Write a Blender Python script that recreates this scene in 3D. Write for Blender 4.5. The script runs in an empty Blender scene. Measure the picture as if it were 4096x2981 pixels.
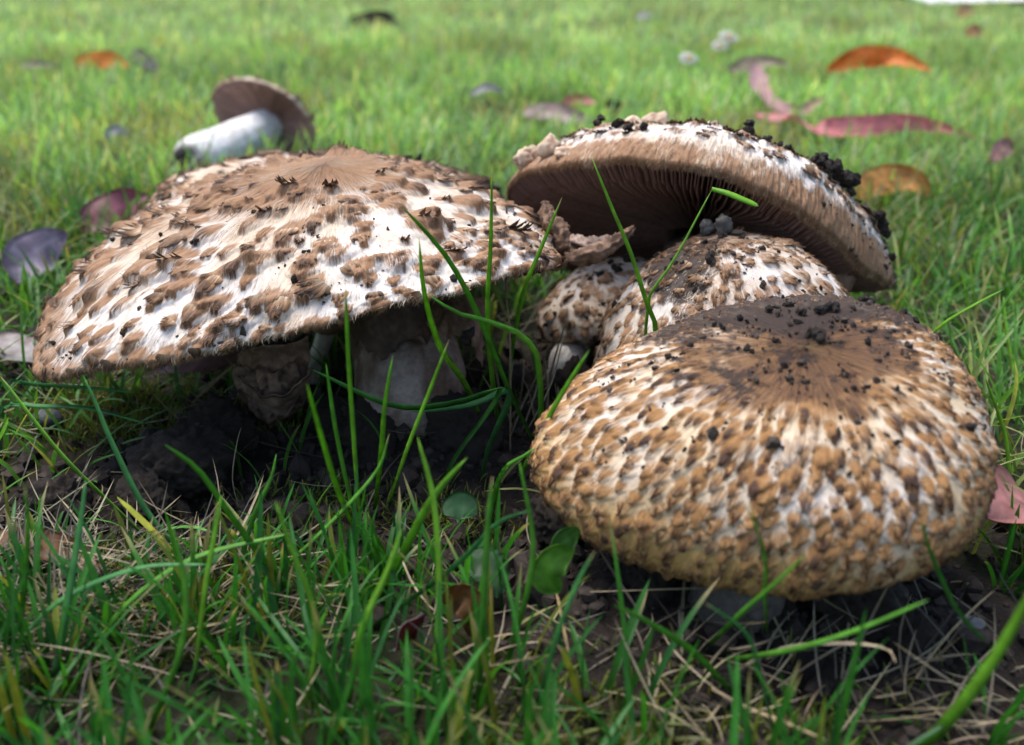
import bpy, bmesh, math
import numpy as np
from mathutils import Matrix, Vector

# ------------------------------------------------------------------ camera, light, exposure
SC = bpy.context.scene
COL = SC.collection
FPX, CX, CY, CAMH = 3982.0, 2048.0, 1490.5, 0.14        # focal length and centre in photo pixels, eye height in metres
PITCH = math.atan(1640 / FPX)
CT, ST = math.cos(PITCH), math.sin(PITCH)
cam_d = bpy.data.cameras.new("camera")
cam = bpy.data.objects.new("camera", cam_d)
COL.objects.link(cam)
cam.location = (0, 0, CAMH)
cam.rotation_euler = (math.pi / 2 - PITCH, 0, 0)
cam_d.sensor_width = 36
cam_d.lens = 36 * FPX / 4096
cam_d.clip_start = 0.01
cam_d.clip_end = 2000
cam_d.dof.use_dof = True
cam_d.dof.focus_distance = 0.272
cam_d.dof.aperture_fstop = 12.5
SC.camera = cam

SUN_EL, SUN_AZ = math.radians(70), math.radians(-50)     # high, a little to one side
world = bpy.data.worlds.new("World")
SC.world = world
world.use_nodes = True
wn = world.node_tree.nodes
sky = wn.new("ShaderNodeTexSky")
sky.sky_type = 'NISHITA'
sky.sun_disc = False
sky.sun_elevation = SUN_EL
sky.sun_rotation = SUN_AZ
sky.air_density = 1.0
sky.dust_density = 2.5
sky.ozone_density = 1.0
wn["Background"].inputs[1].default_value = 0.125
world.node_tree.links.new(sky.outputs[0], wn["Background"].inputs[0])
sun_d = bpy.data.lights.new("sun", 'SUN')
sun_d.energy = 1.9
sun_d.angle = math.radians(40)
sun_d.color = (1.0, 0.98, 0.95)
sun = bpy.data.objects.new("sun", sun_d)
COL.objects.link(sun)
sd = Vector((math.sin(SUN_AZ) * math.cos(SUN_EL), math.cos(SUN_AZ) * math.cos(SUN_EL), math.sin(SUN_EL)))
sun.rotation_euler = sd.to_track_quat('Z', 'Y').to_euler()
sun.location = (0, 2, 3)
SC.view_settings.view_transform = 'Standard'
SC.view_settings.look = 'None'
SC.view_settings.exposure = 1.28
SC.view_settings.gamma = 1.0
SC.render.engine = 'CYCLES'
SC.cycles.use_denoising = True
SC.cycles.max_bounces = 8
SC.cycles.transparent_max_bounces = 4

# ------------------------------------------------------------------ maths helpers
RNG = np.random.default_rng(7)


def P(px, py, z):
    """photo pixel at depth z -> world point"""
    X = (px - CX) / FPX * z
    u = (CY - py) / FPX * z
    return np.array([X, z * CT + u * ST, CAMH - z * ST + u * CT])


def gdepth(py, h=0.0):
    return (CAMH - h) / (ST - (CY - py) / FPX * CT)


def G(px, py, h=0.0):
    """photo pixel -> point on the ground at height h"""
    return P(px, py, gdepth(py, h))


def hash3(i, j, k):
    n = (i * 374761393 + j * 668265263 + k * 2147483647 + 1274126177) & 0xFFFFFFFF
    n = ((n ^ (n >> 13)) * 1274126177) & 0xFFFFFFFF
    n = ((n ^ (n >> 16)) * 2246822519) & 0xFFFFFFFF
    return ((n ^ (n >> 15)) & 0xFFFFFF) / float(0xFFFFFF)


def vnoise(p):
    p = np.asarray(p, float)
    b = np.floor(p).astype(np.int64)
    t = p - b
    t = t * t * (3 - 2 * t)
    r = 0
    for dx in (0, 1):
        for dy in (0, 1):
            for dz in (0, 1):
                w = (t[..., 0] if dx else 1 - t[..., 0]) * (t[..., 1] if dy else 1 - t[..., 1]) * (t[..., 2] if dz else 1 - t[..., 2])
                r = r + w * hash3(b[..., 0] + dx, b[..., 1] + dy, b[..., 2] + dz)
    return r


def fbm(p, oct=4, g=0.5):
    p = np.asarray(p, float)
    a, s, tot = 1.0, 0, 0
    for o in range(oct):
        s = s + a * vnoise(p * 2.03 ** o + 17.3 * o)
        tot += a
        a *= g
    return s / tot


def smooth(a, b, x):
    t = np.clip((x - a) / (b - a), 0, 1)
    return t * t * (3 - 2 * t)


def crom(pts, n):
    """smooth curve through points, n samples evenly spaced"""
    p = np.array(pts, float)
    q = np.vstack([2 * p[0] - p[1], p, 2 * p[-1] - p[-2]])
    out = []
    for i in range(1, len(q) - 2):
        a, b, c, d = q[i - 1:i + 3]
        for t in np.linspace(0, 1, 10, endpoint=False):
            out.append(.5 * ((2 * b) + (-a + c) * t + (2 * a - 5 * b + 4 * c - d) * t * t + (-a + 3 * b - 3 * c + d) * t ** 3))
    out.append(p[-1])
    out = np.array(out)
    s = np.r_[0, np.cumsum(np.linalg.norm(np.diff(out, axis=0), axis=1))]
    t = np.linspace(0, s[-1], n)
    return np.stack([np.interp(t, s, out[:, k]) for k in range(p.shape[1])], -1)


def unit(v):
    v = np.asarray(v, float)
    return v / np.maximum(np.linalg.norm(v, axis=-1, keepdims=True), 1e-12)


# ------------------------------------------------------------------ mesh helpers
def mesh(name, V, F, mat=None, col=None, uv=None, smooth_=True, extra=None):
    """V (n,3); F list of int arrays (m,k), k = 3 or 4; col (n,3|4) point colours"""
    me = bpy.data.meshes.new(name)
    V = np.asarray(V, np.float32).reshape(-1, 3)
    if not isinstance(F, (list, tuple)):
        F = [F]
    F = [np.asarray(f, np.int32) for f in F if len(f)]
    me.vertices.add(len(V))
    me.vertices.foreach_set("co", V.ravel())
    loops = np.concatenate([f.ravel() for f in F])
    tot = np.concatenate([np.full(len(f), f.shape[1], np.int32) for f in F])
    start = np.r_[0, np.cumsum(tot)[:-1]].astype(np.int32)
    me.loops.add(len(loops))
    me.loops.foreach_set("vertex_index", loops)
    me.polygons.add(len(tot))
    me.polygons.foreach_set("loop_start", start)
    me.polygons.foreach_set("use_smooth", np.full(len(tot), smooth_))
    me.update(calc_edges=True)
    if col is not None:
        col = np.asarray(col, np.float32)
        if col.shape[1] == 3:
            col = np.c_[col, np.ones(len(col), np.float32)]
        a = me.attributes.new("col", 'FLOAT_COLOR', 'POINT')
        a.data.foreach_set("color", col.astype(np.float32).ravel())
    for k, v in (extra or {}).items():
        a = me.attributes.new(k, 'FLOAT', 'POINT')
        a.data.foreach_set("value", np.asarray(v, np.float32).ravel())
    if uv is not None:
        l = me.uv_layers.new(name="UVMap")
        l.data.foreach_set("uv", np.asarray(uv, np.float32)[loops].ravel())
    if mat:
        me.materials.append(mat)
    me.validate()
    return me


def link(name, data, parent=None, label=None, cat=None, group=None, kind=None, loc=None):
    o = bpy.data.objects.new(name, data)
    COL.objects.link(o)
    if parent is not None:
        o.parent = parent
    if loc is not None:
        o.location = loc
    if label:
        o["label"] = label
    if cat:
        o["category"] = cat
    if group:
        o["group"] = group
    if kind:
        o["kind"] = kind
    return o


def grid_faces(nu, nv, wrap_u=False):
    """quads of a (nu, nv) vertex grid"""
    i = np.arange(nu if wrap_u else nu - 1)
    j = np.arange(nv - 1)
    I, J = np.meshgrid(i, j, indexing='ij')
    I2 = (I + 1) % nu
    return np.stack([I * nv + J, I2 * nv + J, I2 * nv + J + 1, I * nv + J + 1], -1).reshape(-1, 4)


def ico(sub):
    bm = bmesh.new()
    bmesh.ops.create_icosphere(bm, subdivisions=sub, radius=1)
    V = np.array([v.co[:] for v in bm.verts])
    F = np.array([[v.index for v in f.verts] for f in bm.faces])
    bm.free()
    return V, F


ICO = {k: ico(k) for k in (1, 2, 3, 4, 5)}


# ------------------------------------------------------------------ materials
class NT:
    def __init__(self, name):
        self.m = bpy.data.materials.new(name)
        self.m.use_nodes = True
        self.t = self.m.node_tree
        self.bsdf = self.t.nodes["Principled BSDF"]
        self.out = self.t.nodes["Material Output"]

    def n(self, typ, ins=None, **kw):
        nd = self.t.nodes.new("ShaderNode" + typ)
        for k, v in kw.items():
            setattr(nd, k, v)
        for k, v in (ins or {}).items():
            self.set(nd.inputs[k], v)
        return nd

    def set(self, sock, v):
        if isinstance(v, bpy.types.NodeSocket):
            self.t.links.new(v, sock)
        elif isinstance(v, (tuple, list)) and len(v) == 3 and sock.type == 'RGBA':
            sock.default_value = (*v, 1)
        else:
            sock.default_value = v

    def attr(self, name):
        return self.n("Attribute", attribute_name=name)

    def math(self, op, a, b=0.0, c=None, clamp=False):
        nd = self.n("Math", {0: a, 1: b}, operation=op, use_clamp=clamp)
        if c is not None:
            self.set(nd.inputs[2], c)
        return nd.outputs[0]

    def mix(self, f, a, b, blend='MIX'):
        nd = self.n("Mix", data_type='RGBA', blend_type=blend)
        self.set(nd.inputs[0], f)
        self.set(nd.inputs[6], a)
        self.set(nd.inputs[7], b)
        return nd.outputs[2]

    def ramp(self, x, a, b, lo=0.0, hi=1.0):
        nd = self.n("MapRange", {0: x, 1: a, 2: b, 3: lo, 4: hi}, interpolation_type='SMOOTHSTEP')
        return nd.outputs[0]

    def noise(self, vec=None, scale=5.0, detail=3.0, rough=0.55):
        nd = self.n("TexNoise", {"Scale": scale, "Detail": detail, "Roughness": rough})
        if vec is not None:
            self.set(nd.inputs["Vector"], vec)
        return nd.outputs[0]

    def objco(self):
        return self.n("TexCoord").outputs["Object"]

    def base(self, c, rough=0.6, spec=0.5):
        self.set(self.bsdf.inputs["Base Color"], c)
        self.set(self.bsdf.inputs["Roughness"], rough)
        self.bsdf.inputs["Specular IOR Level"].default_value = spec

    def bump(self, h, dist=0.0005, strength=0.6):
        b = self.n("Bump", {"Height": h, "Distance": dist, "Strength": strength})
        self.set(self.bsdf.inputs["Normal"], b.outputs[0])


def mat_cap(name, white, cream, tan, brown_a, brown_b, dark, fib=(2100, 150), na=.95, nb=.9):
    k = NT(name)
    sep = k.n("SeparateColor", {0: k.attr("col").outputs["Color"]})
    env, drk, tone = sep.outputs
    dirt = k.attr("dirt").outputs["Fac"]
    uv = k.n("UVMap").outputs[0]
    f1 = k.noise(k.n("Mapping", {0: uv, 3: (fib[0], fib[1], 1)}).outputs[0], 1.0, 3, .6)
    f2 = k.noise(k.n("Mapping", {0: uv, 3: (fib[0] * .3, fib[1] * .8, 1)}).outputs[0], 1.0, 3, .6)
    oc = k.objco()
    lo = k.noise(oc, 45, 3)
    fine = k.noise(oc, 1500, 2)
    e = k.math('ADD', env, k.math('MULTIPLY', k.math('SUBTRACT', f1, .5), na))
    e = k.math('ADD', e, k.math('MULTIPLY', k.math('SUBTRACT', f2, .5), nb))
    m = k.ramp(e, .30, .78)
    flesh = k.mix(k.ramp(lo, .35, .65), white, cream)
    flesh = k.mix(k.math('MULTIPLY', k.ramp(f1, .5, .75), .35), flesh, cream)
    flesh = k.mix(tone, flesh, tan)
    br = k.mix(k.ramp(f2, .35, .65), brown_a, brown_b)
    de = k.math('ADD', drk, k.math('MULTIPLY', k.math('SUBTRACT', f1, .5), 0.9))
    br = k.mix(k.ramp(de, .35, .85), br, dark)
    c = k.mix(m, flesh, br)
    d = k.math('ADD', dirt, k.math('MULTIPLY', k.math('SUBTRACT', k.noise(oc, 330, 4, .65), .5), 1.3))
    dm = k.ramp(d, .42, .72)
    c = k.mix(k.math('MULTIPLY', dm, .93), c, (.028, .018, .014))
    k.base(c, .82, .25)
    h = k.math('ADD', k.math('MULTIPLY', f1, .5), k.math('MULTIPLY', m, .35))
    h = k.math('ADD', h, k.math('MULTIPLY', fine, .25))
    h = k.math('ADD', h, k.math('MULTIPLY', dm, .8))
    k.bump(h, .0007, .7)
    k.bsdf.inputs["Subsurface Weight"].default_value = 0.12
    k.bsdf.inputs["Subsurface Scale"].default_value = 0.003
    k.bsdf.inputs["Subsurface Radius"].default_value = (1, .6, .35)
    return k.m


def mat_vcol(name, rough=.8, spec=.25, nscale=900, var=.35, bumpd=.0003, objrand=.3, trans=0.0, tipdark=None, tiplo=.05, gain=1.0, tint=None):
    """vertex colour with fine noise, optional per-object variation and translucency"""
    k = NT(name)
    a = k.attr("col")
    c = a.outputs["Color"]
    oc = k.objco()
    n = k.noise(oc, nscale, 3, .6)
    g = k.n("Mapping", {0: oc, 3: (1, 1, 1)})
    c = k.mix(1.0, c, k.n("CombineColor", {0: k.ramp(n, .2, .8, 1 - var, 1 + var), 1: k.ramp(n, .2, .8, 1 - var, 1 + var), 2: k.ramp(n, .2, .8, 1 - var, 1 + var)}).outputs[0], 'MULTIPLY')
    if tint:
        c = k.mix(1.0, c, tint, 'MULTIPLY')
    if objrand:
        r = k.n("ObjectInfo").outputs["Random"]
        s = k.ramp(r, 0, 1, (1 - objrand) * gain, (1 + objrand) * gain)
        c = k.mix(1.0, c, k.n("CombineColor", {0: s, 1: s, 2: s}).outputs[0], 'MULTIPLY')
        if tipdark:
            r2 = k.math('FRACT', k.math('MULTIPLY', r, 7.31))
            f = k.math('MULTIPLY', k.ramp(r2, tiplo, .75), k.ramp(a.outputs["Alpha"], .35, .95))
            c = k.mix(f, c, tipdark)
    k.base(c, rough, spec)
    k.bump(n, bumpd, .6)
    if trans:
        t = k.n("BsdfTranslucent", {"Color": c})
        mx = k.n("MixShader", {0: trans, 1: k.bsdf.outputs[0], 2: t.outputs[0]})
        k.t.links.new(mx.outputs[0], k.out.inputs[0])
    return k.m


def mat_grass(name, trans=.42, rough=.45, spec=.32):
    k = NT(name)
    c = k.attr("col").outputs["Color"]
    n = k.noise(k.objco(), 260, 2)
    s = k.ramp(n, .2, .8, .75, 1.25)
    c = k.mix(1.0, c, k.n("CombineColor", {0: s, 1: s, 2: s}).outputs[0], 'MULTIPLY')
    k.base(c, rough, spec)
    tc = k.mix(1.0, c, (1.25, 1.15, .6), 'MULTIPLY')
    t = k.n("BsdfTranslucent", {"Color": tc})
    mx = k.n("MixShader", {0: trans, 1: k.bsdf.outputs[0], 2: t.outputs[0]})
    k.t.links.new(mx.outputs[0], k.out.inputs[0])
    return k.m


def mat_soil(name, a, b, glint=(.12, .10, .085), bd=.0016):
    k = NT(name)
    oc = k.objco()
    n1 = k.noise(oc, 160, 5, .65)
    n2 = k.noise(oc, 700, 4, .7)
    c = k.mix(k.ramp(n1, .3, .7), a, b)
    c = k.mix(k.ramp(n2, .66, .76), c, glint)  # small bright glints painted into the soil colour
    k.base(c, .85, .3)
    k.bump(k.math('ADD', n1, k.math('MULTIPLY', n2, .8)), bd, .8)
    return k.m


def mat_ground():
    k = NT("ground")
    oc = k.objco()
    soil = k.attr("soil").outputs["Fac"]
    n1 = k.noise(oc, 130, 5, .65)
    n2 = k.noise(oc, 620, 4, .7)
    n3 = k.noise(oc, 9, 4, .6)
    s = k.mix(k.ramp(n1, .3, .7), (.011, .0085, .007), (.036, .026, .020))
    s = k.mix(k.ramp(n2, .66, .75), s, (.13, .105, .085))  # sparkle of the soil put into its colour as pale specks
    g = k.mix(k.ramp(n1, .35, .65), (.010, .012, .006), (.028, .030, .012))
    g = k.mix(k.ramp(n3, .45, .7), g, (.034, .026, .014))
    c = k.mix(k.ramp(k.math('ADD', soil, k.math('MULTIPLY', k.math('SUBTRACT', n1, .5), .7)), .3, .6), g, s)
    k.base(c, .9, .2)
    k.bump(k.math('ADD', n1, n2), .0015, .8)
    return k.m


M_CAP = mat_cap("cap_skin", (.66, .62, .585), (.56, .46, .36), (.47, .31, .165), (.20, .105, .054), (.29, .168, .092), (.055, .032, .023))
M_CAPF = mat_cap("cap_skin_tan", (.66, .61, .56), (.58, .46, .32), (.46, .265, .085), (.20, .095, .034), (.30, .158, .058), (.055, .028, .018), (2300, 260), .75, .35)
M_SCALE = mat_vcol("scale_skin", .85, .2, 1400, .35, .0004, .3, 0.12, (.030, .022, .020))
M_SCALEF = mat_vcol("scale_skin_plain", .85, .2, 1400, .35, .0004, .22, 0.12)
M_SCALEG = mat_vcol("scale_skin_golden", .85, .2, 1400, .35, .0004, .25, 0.05, (.050, .023, .012), -1.2, .95, (1.12, .95, .72))
M_FIB = mat_vcol("fibril", .8, .2, 900, .15, .0001, 0, .2)
M_GILL = mat_vcol("gill", .75, .25, 500, .2, .0002, 0, .1)
M_FLESH = mat_vcol("flesh", .75, .3, 420, .3, .0006, 0, .05)
M_SOIL = mat_soil("soil", (.022, .017, .013), (.075, .055, .041), (.26, .22, .18))
M_CRUMB = mat_soil("soil_crumb", (.016, .012, .010), (.055, .040, .030), (.20, .17, .14), .0006)
M_LEAF = mat_vcol("dead_leaf", .45, .4, 160, .3, .0004, 0, .5)
M_GRASS = mat_grass("grass_blade")
M_GRASS_FAR = mat_grass("grass_far", .5, .5, .35)
M_STRAW = mat_vcol("straw", .55, .4, 700, .25, .0002, 0, .15)
M_MOSS = mat_grass("moss", .3, .7, .2)
M_STONE = mat_vcol("stone", .7, .4, 300, .35, .0006, 0)
M_PETAL = mat_vcol("petal", .6, .3, 300, .08, .0002, 0, .5)

# ------------------------------------------------------------------ mushrooms: cap shapes
PROF = {
    'flat': [(0, 1), (.12, .99), (.25, .93), (.4, .83), (.6, .66), (.78, .45), (.9, .26), (.97, .1), (1, 0), (.985, -.06)],
    'bun': [(0, 1), (.2, .985), (.4, .93), (.6, .81), (.78, .6), (.9, .36), (.97, .12), (1, -.1), (.985, -.3), (.93, -.45), (.86, -.52)],
    'dome': [(0, 1), (.2, .97), (.4, .87), (.6, .71), (.78, .48), (.9, .22), (.97, -.05), (1, -.3), (.98, -.45), (.93, -.55)],
    'shoulder': [(0, 1), (.25, .98), (.5, .9), (.7, .77), (.84, .58), (.93, .36), (.98, .15), (1, 0), (.985, -.08)],
}


def rot_xy(tx, ty):
    a, b = math.cos(tx), math.sin(tx)
    Rx = np.array([[1, 0, 0], [0, a, -b], [0, b, a]])
    a, b = math.cos(ty), math.sin(ty)
    Ry = np.array([[a, 0, b], [0, 1, 0], [-b, 0, a]])
    return Ry @ Rx


class Cap:
    """cap surface over azimuth TH and profile parameter t, in world space"""

    def __init__(s, prof, R, Hc, centre, rot, e=(0, 0, 0, 0), d=(0, 0, 0, 0), apex=(0, 0), bumps=(), seed=0, lump=.0011, rimwave=.0012):
        s.R, s.Hc, s.c, s.rot, s.e, s.d, s.ap, s.bumps, s.seed, s.lump, s.rimwave = R, Hc, np.array(centre), rot, e, d, apex, bumps, seed, lump, rimwave
        pr = crom(PROF[prof], 400)
        s.pr = pr
        s.tt = np.linspace(0, 1, 400)
        s.len = np.hypot(*np.diff(pr * [R, Hc], axis=0).T).sum()

    def local(s, TH, t):
        TH = np.asarray(TH)
        t = np.asarray(t)
        r = np.interp(t, s.tt, s.pr[:, 0])
        z = np.interp(t, s.tt, s.pr[:, 1])
        e, d = s.e, s.d
        E = 1 + (e[0] * np.cos(2 * TH) + e[1] * np.sin(2 * TH) + e[2] * np.cos(3 * TH) + e[3] * np.sin(3 * TH)) * t
        D = (d[0] * np.cos(2 * TH) + d[1] * np.sin(2 * TH) + d[2] * np.cos(3 * TH) + d[3] * np.sin(3 * TH)) * t ** 2 * s.R
        rw = (vnoise(np.stack([np.cos(TH) * 5 + s.seed, np.sin(TH) * 5, 0 * TH + 3.3], -1)) - .5) + .5 * (vnoise(np.stack([np.cos(TH) * 14 + s.seed, np.sin(TH) * 14, 0 * TH], -1)) - .5)
        D = D + rw * s.rimwave * 2 * t ** 4
        for (a, w, dz, dr) in s.bumps:
            q = np.exp(-(((TH - a + np.pi) % (2 * np.pi) - np.pi) / w) ** 2) * smooth(.45, 1, t)
            D = D + dz * q
            E = E + dr * q
        X = s.R * r * E * np.cos(TH) + s.ap[0] * s.R * (1 - t ** 2)
        Y = s.R * r * E * np.sin(TH) + s.ap[1] * s.R * (1 - t ** 2)
        p = np.stack([X, Y, s.Hc * z + D], -1)
        if s.lump:
            q = p * 70 + s.seed
            p[..., 2] = p[..., 2] + (fbm(q, 2) - .5) * 2 * s.lump
        return p

    def world(s, TH, t):
        return s.local(TH, t) @ s.rot.T + s.c

    def frame(s, TH, t):
        h = 1e-3
        p = s.world(TH, t)
        S = unit(s.world(TH, np.minimum(t + h, 1)) - s.world(TH, np.maximum(t - h, 0)))
        T = unit(s.world(TH + h * 3, t) - s.world(TH - h * 3, t))
        N = unit(np.cross(S, T))
        X = np.cross(S, N)
        return p, X, S, N


def flap_variant(seed, lift, jag, spread=0.0):
    """one scale: a tuft of fibres fused at the root (y=-1) and split into ragged points near y=0; x is its width"""
    r = np.random.default_rng(seed)
    nst = 8
    rho = np.array([0, .38, .72, 1.0])
    c = np.linspace(-.46, .46, nst) + r.uniform(-.03, .03, nst)
    hw = np.array([.09, .135, .115, .012])
    V, C, A = [], [], []
    common = r.uniform(.5, 1.2)
    for ci in c:
        tip = 1 - (abs(ci) * 2) ** 1.7 * .5 + r.uniform(-jag, jag)
        sx = 1 + spread * rho * (.8 + .4 * r.random())
        x = ci * (.72 + .28 * np.sin(np.pi * rho * .6)) * sx + r.uniform(-.05, .05) * rho
        y = -1 + rho * tip
        z = -.05 + .07 * np.sin(np.pi * .5 * rho) * (1 - 2 * ci * ci) + lift * rho ** 2.2 * common * r.uniform(.75, 1.2) * (1 - 1.5 * ci * ci)
        k = r.uniform(.65, 1.35)
        for q in range(4):
            V += [(x[q] - hw[q], y[q], z[q] - .035), (x[q], y[q] + .01, z[q] + .02), (x[q] + hw[q], y[q], z[q] - .035)]
            base = np.array([[.46, .345, .24], [.27, .160, .088], [.165, .090, .047], [.095, .052, .030]][q]) * k
            C += [base * .85, base, base * .85]
            A += [rho[q]] * 3
    idx = np.arange(nst * 12).reshape(nst, 4, 3)
    F = np.concatenate([np.stack([idx[:, :-1, j], idx[:, :-1, j + 1], idx[:, 1:, j + 1], idx[:, 1:, j]], -1).reshape(-1, 4) for j in range(2)])
    return np.array(V), F, np.c_[np.array(C), np.array(A)]


def build_cap(root, cap, sp, mat, smat, name="cap"):
    """cap skin with painted tufts, raised scales, fibrils, underside and gills; all children of root"""
    base = np.array(root.location)
    rng = np.random.default_rng(sp.get('seed', 1))
    nth, nt = sp['res']
    phi = np.linspace(0, 2 * np.pi, nth, endpoint=False)
    kk = sp.get('dense', .55)
    TH = phi - kk * np.sin(phi) - np.pi / 2
    t = np.linspace(0, 1, nt) ** .92
    THg, Tg = np.meshgrid(TH, t, indexing='ij')
    p, X, S, N = cap.frame(THg, np.clip(Tg, 2e-3, 1))
    p[:, 0] = p[:, 0].mean(0)
    N[:, 0] = unit(N[:, 1].mean(0))
    L = cap.len
    s_arc = t * L
    rloc = cap.R * np.interp(t, cap.tt, cap.pr[:, 0])
    # scale positions
    rows = []
    sarc = sp['s0']
    while sarc < L * sp.get('smax', .985):
        u = sarc / L
        w = np.interp(u, [0, .4, .8, 1], sp['w'])
        rr = cap.R * np.interp(u, cap.tt, cap.pr[:, 0])
        n = max(5, int(2 * np.pi * rr / (w * sp['gapu'])))
        th0 = rng.random() * 6.28
        for i in range(n):
            if rng.random() < sp.get('skip', .12):
                continue
            tt_ = u + rng.normal(0, sp.get('jit', .22)) * w * sp['gapv'] / L
            ww = w * min(max(rng.lognormal(0, sp.get('wvar', .25)), .55), 1.55)
            rows.append((th0 + 2 * np.pi * (i + rng.normal(0, sp.get('jit', .22))) / n, min(tt_, .99), ww, ww * sp['asp'] * rng.uniform(.75, 1.25)))
        sarc += w * sp['gapv']
    for i in range(sp.get('rimn', 0)):
        ww = sp['w'][3] * rng.uniform(.6, 1.1)
        rows.append((2 * np.pi * (i + rng.random()) / sp['rimn'], rng.uniform(.965, 1.0), ww, ww * 1.35))
    rows = np.array(rows)
    env = np.zeros((nth, nt))
    drk = np.zeros((nth, nt))
    D = np.zeros((nth, nt))
    # broad ground colour
    nz = fbm(p * 60 + cap.seed, 3)
    tone = np.interp(t, *sp['tone'])[None] * (.55 + .9 * nz)
    env += np.interp(t, *sp['envbase'])[None] * (.5 + nz)
    if 'envfn' in sp:
        env += sp['envfn'](THg, Tg, p, nz)
    soft = sp.get('tuft', 1.0)
    for (th, u, w, l) in rows:
        r = max(cap.R * np.interp(u, cap.tt, cap.pr[:, 0]), 1e-3)
        dth = (TH - th + np.pi) % (2 * np.pi) - np.pi
        iu = np.nonzero(np.abs(dth) * r < w * 1.1)[0]
        iv = np.nonzero((s_arc > u * L - l * 1.4) & (s_arc < u * L + l * .75))[0]
        if len(iu) < 1 or len(iv) < 1:
            continue
        uu = (dth[iu] * r)[:, None] / w
        vv = (s_arc[iv] - u * L)[None] / l
        up = np.clip(-vv, 0, 2)
        hw = .5 * (.40 + .75 * np.sin(np.pi * np.clip(up, 0, 1) * .8))
        side = 1 - np.abs(uu) / np.maximum(hw, .05)
        fan = np.clip(side * 1.5 + .25, 0, 1) * smooth(1.35, .55, up) * smooth(.14 + .1 * soft, 0, vv)
        strength = rng.uniform(.55, 1.0)
        ix = np.ix_(iu, iv)
        env[ix] = np.maximum(env[ix], fan * strength * sp['brown'])
        rad = np.hypot(uu * 1.3, (vv + .12) * .95)
        drk[ix] = np.maximum(drk[ix], smooth(.75, .05, rad) * rng.uniform(.25, .95) * sp['dark'])
        D[ix] += w * sp['bump'] * np.clip(side + .35, 0, 1) * smooth(1.1, .1, up) * smooth(.16, .0, vv)
    if sp.get('disc'):
        nd = fbm(p * 170 + cap.seed, 3)
        dq = smooth(1.2, .65, t[None] / sp['disc'] + (nd - .5) * .9) * (.6 + .7 * nz)
        drk = drk + smooth(1.25, .6, t[None] / sp['disc'] + (nz - .5)) * np.clip((fbm(p * 260 + 3, 3) - .48) * 5, -.2, 1) * sp.get('mottle', 0)
        env = np.maximum(env, dq * sp.get('discenv', .75))
        drk = np.maximum(drk, dq * sp.get('discdark', .35))
    dirt = np.zeros((nth, nt))
    if 'dirt' in sp:
        dirt = sp['dirt'](THg, Tg, p)
    D += (fbm(np.stack([THg * cap.R * 900, Tg * L * 160, 0 * THg], -1), 2) - .5) * sp.get('micro', .0004)
    D[:, 0] = D[:, 0].mean()
    V = p + N * D[..., None] - base
    uv = np.stack([(THg - TH[0]) * cap.R * .8, Tg * L], -1).reshape(-1, 2)
    # inward-turned underside: flesh ring from rim to stem
    me = mesh(name, V.reshape(-1, 3), grid_faces(nth, nt, True), mat, np.stack([env, drk, np.clip(tone, 0, 1)], -1).reshape(-1, 3), uv, extra={'dirt': dirt})
    capo = link(name, me, root)
    # ---- raised scales
    keep = rows[rng.random(len(rows)) < sp.get('flapfrac', .8)]
    fp, fX, fS, fN = cap.frame(keep[:, 0], keep[:, 1])
    to = unit(np.array([0, 0, CAMH]) - fp)
    facing = (fN * to).sum(1)
    score = np.where(facing > -.15, 1, 0) * 10 + keep[:, 2] * 100 + facing
    order = np.argsort(-score)
    nv_ = 10
    slo, shi = sp.get('spread', (-.2, .4))
    variants = [flap_variant(100 * sp.get('seed', 1) + i, sp['lift'] * (.25 + 1.4 * (i / (nv_ - 1)) ** 2), sp.get('jag', .22), slo + (shi - slo) * ((i * 7) % nv_) / (nv_ - 1)) for i in range(nv_)]
    vm = [mesh("scale", v, f, smat, c, smooth_=True) for v, f, c in variants]
    JV, JF, JC, off = [], [], [], 0
    for rank, i in enumerate(order):
        k = int(rng.integers(nv_))
        w, l = keep[i, 2] * sp.get('fw', .8), keep[i, 3] * sp.get('fl', .8)
        a = rng.normal(0, .22)
        Xv = fX[i] * math.cos(a) + fS[i] * math.sin(a)
        Yv = -fX[i] * math.sin(a) + fS[i] * math.cos(a)
        pos = fp[i] + fN[i] * (keep[i, 2] * sp['bump'] * .75) - base + fS[i] * l * .06
        hN = .5 * (w + l)
        if rank < 300 and facing[i] > -.3:
            o = link("scale", vm[k], capo)
            M = Matrix.Identity(4)
            for q in range(3):
                M[q][0], M[q][1], M[q][2], M[q][3] = Xv[q] * w, Yv[q] * l, fN[i][q] * hN, pos[q]
            o.matrix_local = M
        else:
            v, f, c = variants[k]
            JV.append(v[:, :1] * w * Xv + v[:, 1:2] * l * Yv + v[:, 2:] * hN * fN[i] + pos)
            JF.append(f + off)
            cc = c.copy()
            cc[:, :3] *= rng.uniform(.75, 1.25)
            JC.append(cc)
            off += len(v)
    if JV:
        link("scale_layer", mesh("scale_layer", np.concatenate(JV), np.concatenate(JF), smat, np.concatenate(JC)), capo, kind="stuff")
    # ---- fibrils lying on the skin
    nf = sp.get('fibrils', 6000)
    th = rng.vonmises(-np.pi / 2, .9, nf)
    tu = np.sqrt(rng.random(nf)) * .99 + .005
    nr_ = int(nf * sp.get('rimfib', .25))
    tu[:nr_] = rng.uniform(.95, 1, nr_)
    ntf = sp.get('tuftfib', 0)
    ang = rng.normal(0, .45, nf)
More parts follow.
